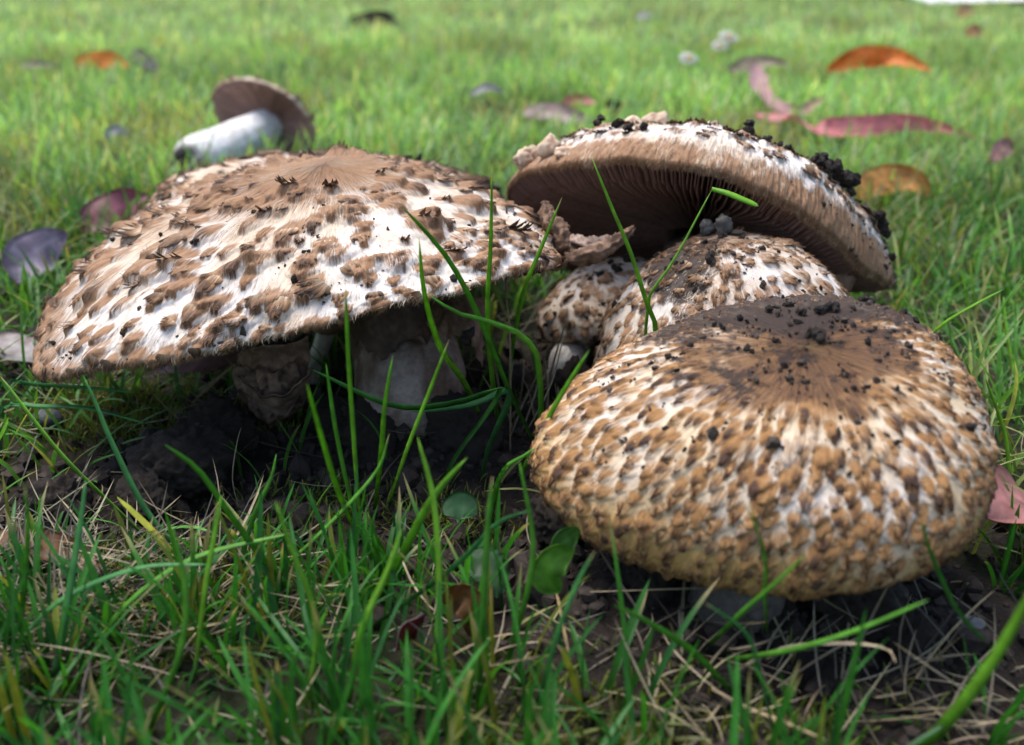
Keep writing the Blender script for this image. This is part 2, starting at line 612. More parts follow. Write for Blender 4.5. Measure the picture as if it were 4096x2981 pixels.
    if ntf:
        th = np.r_[th, np.repeat(rows[:, 0], ntf) + rng.normal(0, .12, len(rows) * ntf) * np.repeat(rows[:, 2], ntf) / cap.R]
        tu = np.r_[tu, np.clip(np.repeat(rows[:, 1], ntf) - rng.uniform(-.05, .35, len(rows) * ntf) * np.repeat(rows[:, 3], ntf) / L, .01, .999)]
        ang = np.r_[ang, rng.normal(0, 1.0, len(rows) * ntf)]
        nf = len(th)
    q, qX, qS, qN = cap.frame(th, tu)
    it = np.clip(np.searchsorted(t, tu), 0, nt - 1)
    ith = np.argmin(np.abs((TH[None] - th[:, None] + np.pi) % (2 * np.pi) - np.pi), 1)
    ev = env[ith, it] + rng.normal(0, .2, nf)
    dsp = D[ith, it]
    ln = rng.uniform(.35, 1.0, nf) * sp.get('fiblen', .0035)
    dirv = unit(qS * np.cos(ang)[:, None] + qX * np.sin(ang)[:, None] + qN * rng.uniform(.0, .22, nf)[:, None])
    wd = rng.uniform(.04, .09, nf) * 1e-3
    b = q + qN * (dsp - .0001)[:, None] - base
    sidev = unit(np.cross(dirv, qN))
    mid = b + dirv * (ln * .55)[:, None] + qN * (ln * .08)[:, None]
    tip = b + dirv * ln[:, None] - qN * (ln * rng.uniform(-.15, .2, nf))[:, None] + qX * (ln * rng.normal(0, .12, nf))[:, None]
    FV = np.stack([b - sidev * wd[:, None], b + sidev * wd[:, None], mid + sidev * wd[:, None] * .7, mid - sidev * wd[:, None] * .7, tip], 1).reshape(-1, 3)
    k5 = np.arange(nf) * 5
    ev[len(ev) - len(rows) * ntf:] += .35
    m_ = smooth(.3, .6, ev)[:, None]
    fc = np.array(sp.get('fibcol', (.70, .58, .45))) * (1 - m_) + np.array([.22, .12, .06]) * m_
    fc = fc * rng.uniform(.7, 1.15, (nf, 1))
    link("fibrils", mesh("fibrils", FV, [np.stack([k5, k5 + 1, k5 + 2, k5 + 3], -1), np.stack([k5 + 3, k5 + 2, k5 + 4], -1)], M_FIB, np.repeat(fc, 5, 0)), capo, kind="stuff")
    # ---- underside flesh and gills
    g = sp['gills']
    nth2, nr2 = 180, 12
    th2 = np.linspace(0, 2 * np.pi, nth2, endpoint=False)
    rimL = cap.local(th2, np.full(nth2, .995))
    cen = np.array([g.get('cx', 0) * cap.R, g.get('cy', 0) * cap.R, g['zc'] * cap.Hc])
    q = np.linspace(0, 1, nr2)[None, :, None]
    xy = rimL[:, None, :] * (1 - q) + cen * q
    arch = rimL[:, None, 2:] + (cen[2] - rimL[:, None, 2:]) * (1 - (1 - q) ** 2)
    U = np.concatenate([xy[..., :2], arch], -1) @ cap.rot.T + cap.c - base
    link("underside", mesh("underside", U.reshape(-1, 3), grid_faces(nth2, nr2, True)[:, ::-1], M_FLESH, np.tile(np.array(g['flesh']), (nth2 * nr2, 1))), capo)
    ng, ns = g['n'], 8
    GV, GF, GC = [], [], []
    tg = (np.arange(ng) + rng.uniform(-.3, .3, ng)) / ng * 2 * np.pi
    rimG = cap.local(tg, np.full(ng, .995))
    qs = np.linspace(.012, .82, ns)
    wob = rng.normal(0, .006, (ng, ns)) * np.sin(np.pi * qs)
    for k in range(ns):
        qk = qs[k]
        short = np.where(np.arange(ng) % 2, 1, .62)
        qk_ = qk * short
        x = rimG[:, :2] * (1 - qk_[:, None]) + cen[:2] * qk_[:, None]
        tang = np.stack([-np.sin(tg), np.cos(tg)], -1)
        x = x + tang * (wob[:, k] * cap.R)[:, None]
        z = rimG[:, 2] + (cen[2] - rimG[:, 2]) * (1 - (1 - qk_) ** 2)
        dep = g['depth'] * min(1, qk * 7) * (1 - .25 * qk) * np.where(np.arange(ng) % 2, 1, .75 * (1 - (qk / .83) ** 4))
        hw_ = np.minimum(.00035, .28 * 2 * np.pi / ng * np.linalg.norm(x - cen[:2], axis=1))
        a = np.c_[x + tang * hw_[:, None], z + .0004]
        b2 = np.c_[x - tang * hw_[:, None], z + .0004]
        e1 = np.c_[x + tang * hw_[:, None] * .45, z - dep]
        e2 = np.c_[x - tang * hw_[:, None] * .45, z - dep]
        GV.append(np.stack([a, e1, e2, b2], 1))
    GV = np.stack(GV, 1)          # ng, ns, 4, 3
    GV = GV @ cap.rot.T + cap.c - base
    idx = np.arange(ng * ns * 4).reshape(ng, ns, 4)
    for j in range(3):
        GF.append(np.stack([idx[:, :-1, j], idx[:, 1:, j], idx[:, 1:, j + 1], idx[:, :-1, j + 1]], -1).reshape(-1, 4))
    gc = np.array(g['col']) * rng.uniform(.8, 1.15, (ng, 1))
    gc = np.repeat(gc[:, None], ns * 4, 1).reshape(-1, 3)
    link("gills", mesh("gills", GV.reshape(-1, 3), GF, M_GILL, gc), capo, kind="stuff")
    return capo


def tube(path, radii, n=40, seed=0, rough=.04, fine=.0):
    """closed noisy tube along a path; returns V, F and (k, angle) grids"""
    path = np.asarray(path, float)
    m = len(path)
    tan = unit(np.gradient(path, axis=0))
    ref = np.array([0, 1, 0.0])
    A = unit(np.cross(tan, ref + 1e-4))
    B = np.cross(tan, A)
    a = np.linspace(0, 2 * np.pi, n, endpoint=False)
    ring = A[:, None] * np.cos(a)[None, :, None] + B[:, None] * np.sin(a)[None, :, None]
    r = np.asarray(radii)[:, None] * (1 + rough * 2 * (fbm(ring * 2.2 + seed + np.linspace(0, 3, m)[:, None, None], 3) - .5))
    r = r + fine * (vnoise(np.stack([np.cos(a)[None] * 9 + 0 * r, np.sin(a)[None] * 9 + 0 * r, np.linspace(0, 2, m)[:, None] + 0 * r], -1)) - .5)
    V = path[:, None] + ring * r[..., None]
    F = [np.stack([v, w, x, y], -1).reshape(-1, 4) for v, w, x, y in [(
        (np.arange(m - 1)[:, None] * n + np.arange(n)[None]),
        (np.arange(m - 1)[:, None] * n + (np.arange(n)[None] + 1) % n),
        ((np.arange(m - 1)[:, None] + 1) * n + (np.arange(n)[None] + 1) % n),
        ((np.arange(m - 1)[:, None] + 1) * n + np.arange(n)[None]))]]
    V = V.reshape(-1, 3)
    V = np.vstack([V, path[0], path[-1]])
    i = np.arange(n)
    F.append(np.stack([(i + 1) % n, i, np.full(n, m * n)], -1))
    F.append(np.stack([(m - 1) * n + i, (m - 1) * n + (i + 1) % n, np.full(n, m * n + 1)], -1))
    return V, F, m, n


def stem(root, path, radii, colf, seed=0, n=44, m=34):
    base = np.array(root.location)
    pr = crom(np.c_[np.array(path), np.array(radii)], m)
    V, F, m, n = tube(pr[:, :3], pr[:, 3], n, seed, .07, .0006)
    k = np.r_[np.repeat(np.linspace(0, 1, m), n), 0, 1]
    nz = fbm(V * np.array([420, 420, 60]) + seed, 3)
    col = colf(k, nz, V)
    return link("stem", mesh("stem", V - base, F, M_FLESH, col), root)


def mush(name, loc, label, group=None):
    return link(name, None, label=label, cat="mushroom", group=group, loc=loc)


def lerp3(a, b, f):
    f = np.clip(f, 0, 1)[:, None]
    return np.array(a) * (1 - f) + np.array(b) * f


# ------------------------------------------------------------------ ground
def gauss(x, y, c, sx, sy):
    return np.exp(-((x - c[0]) / sx) ** 2 - ((y - c[1]) / sy) ** 2)


SOILB = []
for (px, py, sx, sy, a) in [(1500, 1850, .075, .035, 1.2), (850, 1900, .035, .03, 1.1), (300, 2060, .028, .022, .9), (2250, 1800, .03, .05, 1.0), (3000, 2480, .05, .045, 1.25),
                            (3500, 2500, .03, .03, 1.0), (2350, 2250, .025, .025, .9), (150, 1480, .04, .03, .7), (1500, 1650, .06, .04, 1.0), (2300, 1560, .03, .03, .9), (900, 1640, .05, .02, .5), (1700, 2100, .05, .02, .8)]:
    c = G(px, py)
    SOILB.append((c[0], c[1], sx, sy, a))
SOILB += [(.07, .32, .06, .06, 1.2)]


def soil_mask(x, y):
    s = 0
    for (a, b, sx, sy, k) in SOILB:
        s = s + k * gauss(x, y, (a, b), sx, sy)
    return np.clip(s, 0, 1)


FB0, LB0 = G(2930, 2480), G(1660, 1700)


def gz(x, y):
    x = np.asarray(x, float)
    y = np.asarray(y, float)
    far = smooth(.6, 3, np.hypot(x, y))
    q = np.stack([x, y, 0 * x], -1)
    z = (fbm(q * 9 + 3, 3) - .5) * (.010 + .03 * far) * 1.0
    m = soil_mask(x, y)
    z = z + m * ((fbm(q * 60, 3) - .5) * .012 + (fbm(q * 190 + 5, 3) - .5) * .006) 
    z = z - .002 + .009 * gauss(x, y, (FB0[0], FB0[1] + .004), .05, .022) + .006 * gauss(x, y, (LB0[0], LB0[1] - .01), .05, .02)
    return z * smooth(-1, -.0, -np.hypot(x, y) / 60)


def axis(lo, hi, step, far):
    a = list(np.arange(lo, hi, step))
    s = step
    v = hi
    while v < far:
        a.append(v)
        s *= 1.16
        v += s
    a.append(far)
    s = step
    v = lo
    while v > -far:
        s *= 1.16
        v -= s
        a.insert(0, max(v, -far))
    return np.array(a)


gx = axis(-.32, .34, .002, 400)
gy = axis(.12, .55, .002, 400)
GX, GY = np.meshgrid(gx, gy, indexing='ij')
GZ = gz(GX, GY)
gm = mesh("ground", np.stack([GX, GY, GZ], -1).reshape(-1, 3), grid_faces(len(gx), len(gy)), mat_ground(), extra={'soil': soil_mask(GX, GY)})
link("ground", gm, kind="structure")
# pale gravel path far across the lawn
pv = []
for i, u in enumerate(np.linspace(0, 1, 30)):
    x = 1.35 + u * 8
    for j, w in enumerate(np.linspace(0, 1, 5)):
        y = 3.42 - u * .3 + w * 1.6
        pv.append((x + (0.06 * math.sin(9 * u) if j in (0, 4) else 0), y, float(gz(x, y)) + .03 + .012 * math.sin(j * math.pi / 4)))
k = NT("gravel")
k.base(k.mix(k.noise(k.objco(), 120, 4), (.45, .43, .40), (.75, .73, .70)), .9, .2)
link("path", mesh("path", pv, grid_faces(30, 5), k.m), kind="structure")

# ------------------------------------------------------------------ the mushrooms
# wide flat-capped mushroom
Lb = G(1660, 1700)
Lb[2] = float(gz(Lb[0], Lb[1]))
rootL = mush("scaly_mushroom", Lb, "wide flat mushroom cap with shaggy brown scales on a thick stem, standing in black soil")
capL = Cap('flat', .0819, .0290, P(1192.3, 1036.4, .33), rot_xy(.0305, -.0562), (-.0063, -.0365, .0201, -.0667), (-.0445, -.0939, -.0035, -.0308), (.1486, .0581),
           bumps=[(-2.62, .34, -.0105, .015)], seed=11, lump=.0016)


def dirtL(TH, T, p):
    n = fbm(p * 55 + 4, 3)
    left = smooth(-.07, -.15, p[..., 0]) * smooth(.75, 1, T) * .5
    back = smooth(.33, .37, p[..., 1]) * smooth(-.06, .01, p[..., 0]) * .55
    return np.clip((left + back) * (.4 + 1.2 * n) + .12 * smooth(.5, .7, n), 0, 1)


resL = build_cap(rootL, capL, dict(res=(900, 250), seed=3, s0=.019, w=(.0050, .0080, .0076, .0056), gapu=1.26, gapv=.74, asp=1.0, skip=.14, wvar=.32, rimn=90,
    tone=((0, .6, .9, 1), (.35, .20, .12, .40)), envbase=((0, .25, .35, .55, .80, .90, 1), (.72, .60, .36, .20, .08, .28, .58)), brown=1.15, dark=.85, bump=.21,
    envfn=lambda TH, T, p, n: .30 * smooth(-.095, -.14, p[..., 0]) * (.4 + n) + .14 * smooth(-.04, -.09, p[..., 0]) + .25 * smooth(-.005, .012, p[..., 0]), disc=.15, discenv=.75, discdark=.35,
    dirt=dirtL, micro=.0006, flapfrac=.68, lift=.34, jag=.22, fw=.60, fl=.55, fibrils=12000, fiblen=.0026, tuft=2.2, tuftfib=20, spread=(-.4, .5),
    gills=dict(n=150, zc=.30, depth=.005, flesh=(.30, .20, .15), col=(.10, .055, .04), cx=.3)), M_CAP, M_SCALE)


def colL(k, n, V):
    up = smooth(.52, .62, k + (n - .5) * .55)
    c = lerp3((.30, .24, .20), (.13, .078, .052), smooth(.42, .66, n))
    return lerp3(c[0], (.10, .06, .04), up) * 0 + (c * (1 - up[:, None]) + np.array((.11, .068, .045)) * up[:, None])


topL = P(1520, 1080, .335)
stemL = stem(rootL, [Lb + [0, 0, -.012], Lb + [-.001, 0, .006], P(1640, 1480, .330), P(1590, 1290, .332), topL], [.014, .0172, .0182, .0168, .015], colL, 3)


def sheet(name, root, edge_a, edge_b, nu=26, nv=10, thick=.0008, rag=.0025, seed=0, col=((.22, .13, .085), (.12, .07, .045)), sag=(0, 0, 0), mat=None, crumple=.0012):
    """torn membrane between two 3-D curves, ragged on edge_b"""
    base = np.array(root.location) if root is not None else np.zeros(3)
    a = crom(edge_a, nu)
    b = crom(edge_b, nu)
    r = np.random.default_rng(seed)
    rg = (vnoise(np.stack([np.linspace(0, nu * .45, nu), np.full(nu, seed * 3.1), np.zeros(nu)], -1)) - .4) * rag * 3 + r.uniform(-1, 1, nu) * rag * .5
    q = np.linspace(0, 1, nv)[None, :, None]
    d = unit(b - a)
    V = a[:, None] * (1 - q) + (b + d * rg[:, None])[:, None] * q + np.array(sag) * np.sin(np.pi * q)
    tu = np.gradient(V, axis=0)
    tv = np.gradient(V, axis=1)
    N = unit(np.cross(tu, tv))
    V = V + N * ((fbm(V * 300 + seed, 3) - .5) * 2 * crumple)[..., None]
    W = V - N * thick * (1 - .6 * q)
    n = nu * nv
    f = grid_faces(nu, nv)
    F = [f[:, ::-1], f + n]
    rim = list(range(0, nv)) + [i * nv + nv - 1 for i in range(1, nu)] + [(nu - 1) * nv + j for j in range(nv - 2, -1, -1)] + [i * nv for i in range(nu - 2, 0, -1)]
    rim = np.array(rim)
    F.append(np.stack([rim, np.roll(rim, -1), np.roll(rim, -1) + n, rim + n], -1))
    nz = fbm(V * 500 + 9, 3).reshape(-1)
    c = lerp3(col[0], col[1], smooth(.35, .65, nz))
    return mesh(name, np.vstack([V.reshape(-1, 3), W.reshape(-1, 3)]) - base, F, mat or M_FLESH, np.vstack([c, c * .9]))


# torn veil hanging from the stem and margin
link("veil", sheet("veil", rootL, [P(1700, 1215, .315), P(1790, 1205, .305), P(1880, 1190, .30), P(1950, 1200, .305)], [P(1710, 1290, .305), P(1790, 1350, .297), P(1880, 1350, .293), P(1925, 1440, .297)], rag=.003, seed=4, sag=(0, -.004, 0), crumple=.002), rootL)
ring = []
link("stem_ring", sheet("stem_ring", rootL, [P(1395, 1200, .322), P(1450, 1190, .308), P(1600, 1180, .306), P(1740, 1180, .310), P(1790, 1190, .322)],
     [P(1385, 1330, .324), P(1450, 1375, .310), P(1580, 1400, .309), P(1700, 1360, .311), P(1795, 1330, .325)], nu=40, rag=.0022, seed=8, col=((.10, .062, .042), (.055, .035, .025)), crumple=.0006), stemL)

# bun-shaped mushroom
Fb = G(2930, 2480)
rootF = mush("scaly_mushroom", Fb, "plump bun-shaped mushroom cap with dense small tan scales and dirt on its crown")
capF = Cap('bun', .0483, .0224, P(3025.2, 1718.1, .235), rot_xy(.2018, -.078), (.0794, .0316, -.0989, .0418), (-.0074, -.0093, -.0486, .019), (.1972, -.0049), seed=29, lump=.0006, rimwave=.0006)


def dirtF(TH, T, p):
    n = fbm(p * 75 + 8, 3)
    n2 = fbm(p * 220 + 2, 2)
    c = smooth(.62, .15, T) * (.38 + .60 * smooth(.19, .24, p[..., 1]))
    stripe = .9 * np.exp(-((p[..., 1] - .231 - .02 * (n - .5)) / .007) ** 2) * smooth(.02, .05, p[..., 0]) * smooth(.6, .4, T)
    edge = .45 * np.exp(-((p[..., 1] - .243) / .01) ** 2)
    return np.clip((c + edge) * (.35 + 1.1 * n) * (.5 + n2) + stripe, 0, 1)


resF = build_cap(rootF, capF, dict(res=(900, 300), seed=5, s0=.018, w=(.0027, .0036, .0046, .0038), gapu=1.06, gapv=.86, asp=1.3, skip=.02, wvar=.15, jit=.15, rimn=150,
    tone=((0, .3, .5, .64, .78, 1), (.5, .20, .22, .55, 1.0, 1.0)), envbase=((0, .2, .3, .5, .8, 1), (.8, .65, .20, .08, .14, .42)), brown=1.0, dark=1.0, bump=.19, disc=.27, discenv=.85, discdark=.66, mottle=.7,
    dirt=dirtF, micro=.0003, flapfrac=.95, lift=.26, jag=.15, fw=.42, fl=.50, fibrils=5000, fiblen=.0016, tuft=1.0, tuftfib=5, spread=(-.8, -.3), fibcol=(.66, .50, .33),
    gills=dict(n=120, zc=.1, depth=.003, flesh=(.35, .25, .18), col=(.12, .07, .05))), M_CAPF, M_SCALEG)
stem(rootF, [Fb + [0, 0, -.01], Fb + [0, 0, .005], Fb + [.002, 0, .018], capF.c + [0, 0, .004]], [.0115, .0105, .0095, .0095], lambda k, n, V: lerp3((.13, .112, .10), (.075, .062, .053), n), 5)

# tall dome between the others
Mb = np.array([capM0 := (2892 - CX) / FPX * .325, .312, 0.0])
rootM = mush("scaly_mushroom", Mb, "rounded dome-capped mushroom with ruffled scales and soil crumbs, under the tilted cap")
capM = Cap('dome', .0417, .0296, P(2892, 1306, .325), rot_xy(.0194, -.1646), (.0107, .021, -.0207, -.0225), (.0035, .0046, -.0033, -.0056), (.0359, -.0061), seed=41, lump=.0008, rimwave=.0006)


def dirtM(TH, T, p):
    n = fbm(p * 80 + 3, 3)
    top = smooth(.35, .0, T) * .5
    lf = np.exp(-((p[..., 0] - .045) / .014) ** 2) * smooth(.038, .052, p[..., 2]) * 1.1
    return np.clip((top + lf) * (.4 + 1.2 * n), 0, 1)


build_cap(rootM, capM, dict(res=(700, 220), seed=8, s0=.007, w=(.0030, .0052, .0062, .005), gapu=1.22, gapv=.82, asp=1.0, skip=.1, wvar=.3, rimn=60,
    tone=((0, .4, .8, 1), (.4, .12, .16, .35)), envbase=((0, .2, .3, .6, 1), (.5, .30, .14, .10, .2)), brown=.95, dark=.4, bump=.15, disc=.16,
    dirt=dirtM, micro=.0004, flapfrac=.85, lift=.3, jag=.25, fw=.7, fl=.65, fibrils=7000, fiblen=.003, tuft=1.6, tuftfib=12, spread=(-.5, .3),
    gills=dict(n=90, zc=.1, depth=.003, flesh=(.35, .25, .18), col=(.14, .08, .06))), M_CAP, M_SCALEF)
stem(rootM, [Mb + [0, 0, -.01], Mb + [0, 0, .008], capM.c + [0, 0, 0]], [.013, .0125, .012], lambda k, n, V: lerp3((.45, .38, .32), (.25, .17, .12), n), 6)

# small one tucked beside the dome
Sb = G(2265, 1512)
rootS = mush("scaly_mushroom", Sb, "small mushroom on a pale stem squeezed between the flat cap and the dome")
capS = Cap('dome', .0262, .0118, P(2412, 1187, .372), rot_xy(.0, -.3693), (.0038, .003, -.0062, -.0096), (-.0063, .0005, .0061, .0052), (.009, 0), seed=51, lump=.0008)
build_cap(rootS, capS, dict(res=(360, 110), seed=12, s0=.006, w=(.003, .005, .0055, .0045), gapu=1.35, gapv=.9, asp=1.0, skip=.15, wvar=.3, rimn=30,
    tone=((0, .5, 1), (.3, .25, .5)), envbase=((0, .5, .85, 1), (.3, .26, .34, .6)), brown=.9, dark=.5, bump=.13,
    dirt=lambda TH, T, p: np.clip(smooth(.012, .003, p[..., 0]) * .75 + .5 * smooth(.036, .044, p[..., 2]) + .25 * (fbm(p * 90, 2) - .3), 0, 1), micro=.0004, flapfrac=.8, lift=.25, fw=.8, fl=.7, fibrils=2500, fiblen=.0028, tuft=1.6,
    gills=dict(n=60, zc=.0, depth=.002, flesh=(.35, .25, .18), col=(.20, .12, .09))), M_CAP, M_SCALEF)
stem(rootS, [Sb + [0, 0, -.008], Sb + [0, 0, .006], P(2285, 1400, .366), P(2310, 1270, .368)], [.0072, .0066, .0064, .007], lambda k, n, V: lerp3((.66, .62, .55), (.52, .45, .37), n), 7)

# tilted cap showing its gills
capB = Cap('shoulder', .0734, .0309, P(2795, 978.8, .385), rot_xy(-.5385, .2643), (.0646, .0496, .0172, .0576), (.0751, .0668, .0013, .0579), (.0046, -.0022), seed=61, lump=.0012, rimwave=.0009)
Bb = np.array([.080, .372, 0.0])
rootB = mush("scaly_mushroom", Bb, "mushroom with its cap tipped back, showing dark gills beneath a fuzzy rim")


def dirtB(TH, T, p):
    n = fbm(p * 70 + 13, 3)
    return np.clip((smooth(.08, .15, p[..., 0]) * .42 + .25 * smooth(.06, .02, p[..., 2])) * (.1 + 1.4 * n) + .1 * n, 0, 1) * smooth(1.02, .9, T)


build_cap(rootB, capB, dict(res=(900, 220), seed=15, s0=.012, w=(.005, .0065, .006, .0035), gapu=1.2, gapv=.85, asp=1.0, skip=.12, wvar=.3, rimn=0,
    tone=((0, .6, .8, .9, 1), (.3, .10, .15, .5, .8)), envbase=((0, .5, .66, .74, .84, .93, 1), (.5, .30, .10, .42, .82, .86, .74)), brown=.85, dark=.4, bump=.14,
    envfn=lambda TH, T, p, n: smooth(.7, .8, T) * .7 * (fbm(np.stack([TH * 26, T * 9, 0 * T], -1), 3) - .55),
    dirt=dirtB, micro=.0012, flapfrac=.8, lift=.30, jag=.25, fw=.8, fl=.7, fibrils=22000, fiblen=.0022, rimfib=.55, tuft=1.6, tuftfib=8, smax=.74, fibcol=(.46, .33, .22),
    gills=dict(n=330, zc=.22, depth=.0065, flesh=(.045, .026, .02), col=(.19, .108, .082))), M_CAP, M_SCALE)
stem(rootB, [Bb + [0, 0, -.01], Bb + [0, 0, .008], Bb + [0, .006, .022], capB.c + [0, 0, .002]], [.014, .014, .0135, .014], lambda k, n, V: lerp3((.30, .22, .17), (.16, .10, .08), n), 9)
link("veil", sheet("veil", rootB, [P(3075, 850, .352), P(3150, 845, .352), P(3250, 930, .352), P(3340, 1020, .348), P(3425, 1120, .345)],
                   [P(3080, 960, .362), P(3140, 1000, .362), P(3230, 1080, .360), P(3310, 1130, .356), P(3380, 1190, .352)], rag=.001, seed=14, sag=(-.002, -.004, -.001), col=((.30, .19, .12), (.22, .13, .08)), crumple=.0004), rootB)
# flesh lumps on its rim
for i, (px, py, z, r) in enumerate([(2095, 640, .365, .0038), (2130, 615, .365, .0030), (2200, 592, .352, .0040), (2255, 618, .345, .0031), (2615, 498, .36, .0045), (2535, 512, .352, .0040), (2480, 520, .352, .003)]):
    V, F = ICO[3]
    n = fbm(V * 1.6 + i * 7, 3)
    v = V * (1 + (n - .5) * 1.1)[:, None] * np.array([1.15, .9, .95]) * r
    c = lerp3((.62, .47, .33), (.30, .18, .11), smooth(.4, .7, fbm(V * 4 + i, 2)))
    link("flesh_lump", mesh("flesh_lump", v, F, M_FLESH, c), rootB, loc=P(px, py, z) - Bb)

# half-hidden cap behind the flat one
capH = Cap('shoulder', .0735, .024, P(1290, 885, .425), rot_xy(.0, .03), (.03, 0, .02, .02), (.02, .02, 0, .02), (0, 0), seed=71, lump=.002)
Hb = np.array([capH.c[0], .43, 0.0])
rootH = mush("scaly_mushroom", Hb, "mushroom cap mostly hidden behind the wide flat cap, its margin peeking out")
build_cap(rootH, capH, dict(res=(420, 120), seed=21, s0=.012, w=(.005, .008, .008, .006), gapu=1.3, gapv=.85, asp=1.0, skip=.15, wvar=.3, rimn=40,
    tone=((0, 1), (.25, .35)), envbase=((0, .5, 1), (.5, .3, .4)), brown=.9, dark=.5, bump=.14,
    dirt=lambda TH, T, p: np.clip(smooth(-.05, .0, p[..., 0]) * .8 * (.3 + 1.2 * fbm(p * 60, 2)), 0, 1), flapfrac=.8, lift=.35, fibrils=3000,
    gills=dict(n=90, zc=.3, depth=.004, flesh=(.35, .25, .18), col=(.14, .08, .06))), M_CAP, M_SCALE)
stem(rootH, [Hb + [0, 0, -.01], Hb + [0, 0, .01], capH.c], [.012, .012, .012], lambda k, n, V: lerp3((.5, .42, .36), (.25, .17, .12), n), 6)

# uprooted mushroom lying in the lawn
dax = unit(np.array([.38, .84, .36]))
zx = unit(np.cross([0, 0, 1.0], dax))
Rlie = np.stack([zx, np.cross(dax, zx), dax], 1)
cc = P(1060, 515, .74)
cc[2] = max(cc[2], .025)
capU = Cap('flat', .043, .020, cc, Rlie, (.03, .02, 0, .03), (.03, 0, .02, 0), (0, 0), seed=81, lump=.0015)
Ub = np.array([cc[0], cc[1], 0.0])
rootU = mush("uprooted_mushroom", Ub, "uprooted mushroom lying on the lawn with thick white stem and pinkish gills")
build_cap(rootU, capU, dict(res=(300, 80), dense=.0, seed=25, s0=.008, w=(.004, .006, .006, .005), gapu=1.25, gapv=.85, asp=1.0, skip=.1, wvar=.3, rimn=30,
    tone=((0, 1), (.3, .5)), envbase=((0, 1), (.35, .45)), brown=.9, dark=.4, bump=.12, flapfrac=.6, lift=.3, fibrils=1500,
    gills=dict(n=120, zc=.35, depth=.004, flesh=(.42, .24, .19), col=(.46, .26, .21))), M_CAP, M_SCALEF)


def colU(k, n, V):
    c = lerp3((.68, .66, .64), (.46, .41, .37), smooth(.45, .7, n))
    dk = smooth(.13, .05, k) * smooth(.35, .5, fbm(V * 90, 2) + .1)
    return c * (1 - dk[:, None]) + np.array((.02, .015, .012)) * dk[:, None]


sb = P(738, 668, .66)
sb[2] = max(sb[2], .012)
stem(rootU, [sb, sb * .95 + cc * .05, sb * .8 + cc * .2, sb * .5 + cc * .5, cc + dax * .004], [.006, .0135, .0170, .0150, .0135], colU, 11)
V, F = ICO[4]
v = V * (1 + .9 * (fbm(V * 2.2, 4) - .5))[:, None] * [.008, .005, .007]
link("soil_clod", mesh("soil_clod", v, F, M_SOIL), label="dark soil plug at the foot of the uprooted white stem", cat="soil clod", loc=P(800, 690, .645))

# shrivelled little mushroom under the flat cap
Xb = G(1090, 1690)
rootX = mush("shrivelled_mushroom", Xb, "shrivelled brown crumpled mushroom hanging below the rim of the flat cap")
V, F = ICO[5]
n = fbm(V * 1.7 + 5, 4)
cr = np.abs(fbm(V * 3.2 + 9, 3) - .5) * 2
v = V * (1 + .55 * (n - .5) - .25 * smooth(.10, .0, cr))[:, None] * [.0125, .010, .0125]
v[:, 2] -= .003 * smooth(.2, -1, V[:, 2])
c = lerp3((.20, .125, .085), (.09, .055, .038), smooth(.4, .65, fbm(V * 6, 3)))
c *= (.35 + .65 * smooth(0, .08, cr))[:, None]
link("cap", mesh("cap", v, F, M_FLESH, c), rootX, loc=P(1085, 1500, .318) - Xb)
link("margin", sheet("margin", rootX, [P(950, 1420, .312), P(1040, 1390, .308), P(1150, 1380, .308), P(1230, 1350, .312)], [P(960, 1470, .310), P(1040, 1480, .304), P(1150, 1460, .304), P(1240, 1430, .308)], rag=.002, seed=17, col=((.24, .15, .10), (.15, .09, .06)), crumple=.0012), rootX)
link("margin", sheet("margin", rootX, [P(960, 1500, .312), P(1060, 1580, .306), P(1160, 1560, .306), P(1250, 1470, .31)], [P(1000, 1600, .316), P(1070, 1660, .312), P(1140, 1650, .312), P(1230, 1550, .314)], rag=.002, seed=19, col=((.20, .13, .09), (.11, .07, .05)), crumple=.0014), rootX)
stem(rootX, [Xb + [0, 0, -.004], Xb + [0, 0, .004], P(1090, 1560, .325)], [.003, .0035, .006], lambda k, n, V: lerp3((.22, .15, .11), (.12, .08, .06), n), 13, 20, 16)
# thin pale stem of a young one beside it
Yb = G(1275, 1500)
rootY = mush("young_mushroom", Yb, "young mushroom with a thin pale stem under the flat cap's rim")
stem(rootY, [G(1255, 1500) + [0, 0, -.004], P(1262, 1460, .368), P(1285, 1390, .366), P(1310, 1300, .364)], [.0042, .0034, .0031, .0036], lambda k, n, V: lerp3((.55, .52, .42), (.38, .34, .27), n), 17, 20, 18)
V, F = ICO[3]
vv = V * [.008, .008, .005] * (1 + .3 * (fbm(V * 2, 2) - .5))[:, None]
link("cap", mesh("cap", vv, F, M_FLESH, lerp3((.30, .19, .12), (.18, .11, .07), fbm(V * 3, 2))), rootY, loc=P(1318, 1285, .364) - Yb)

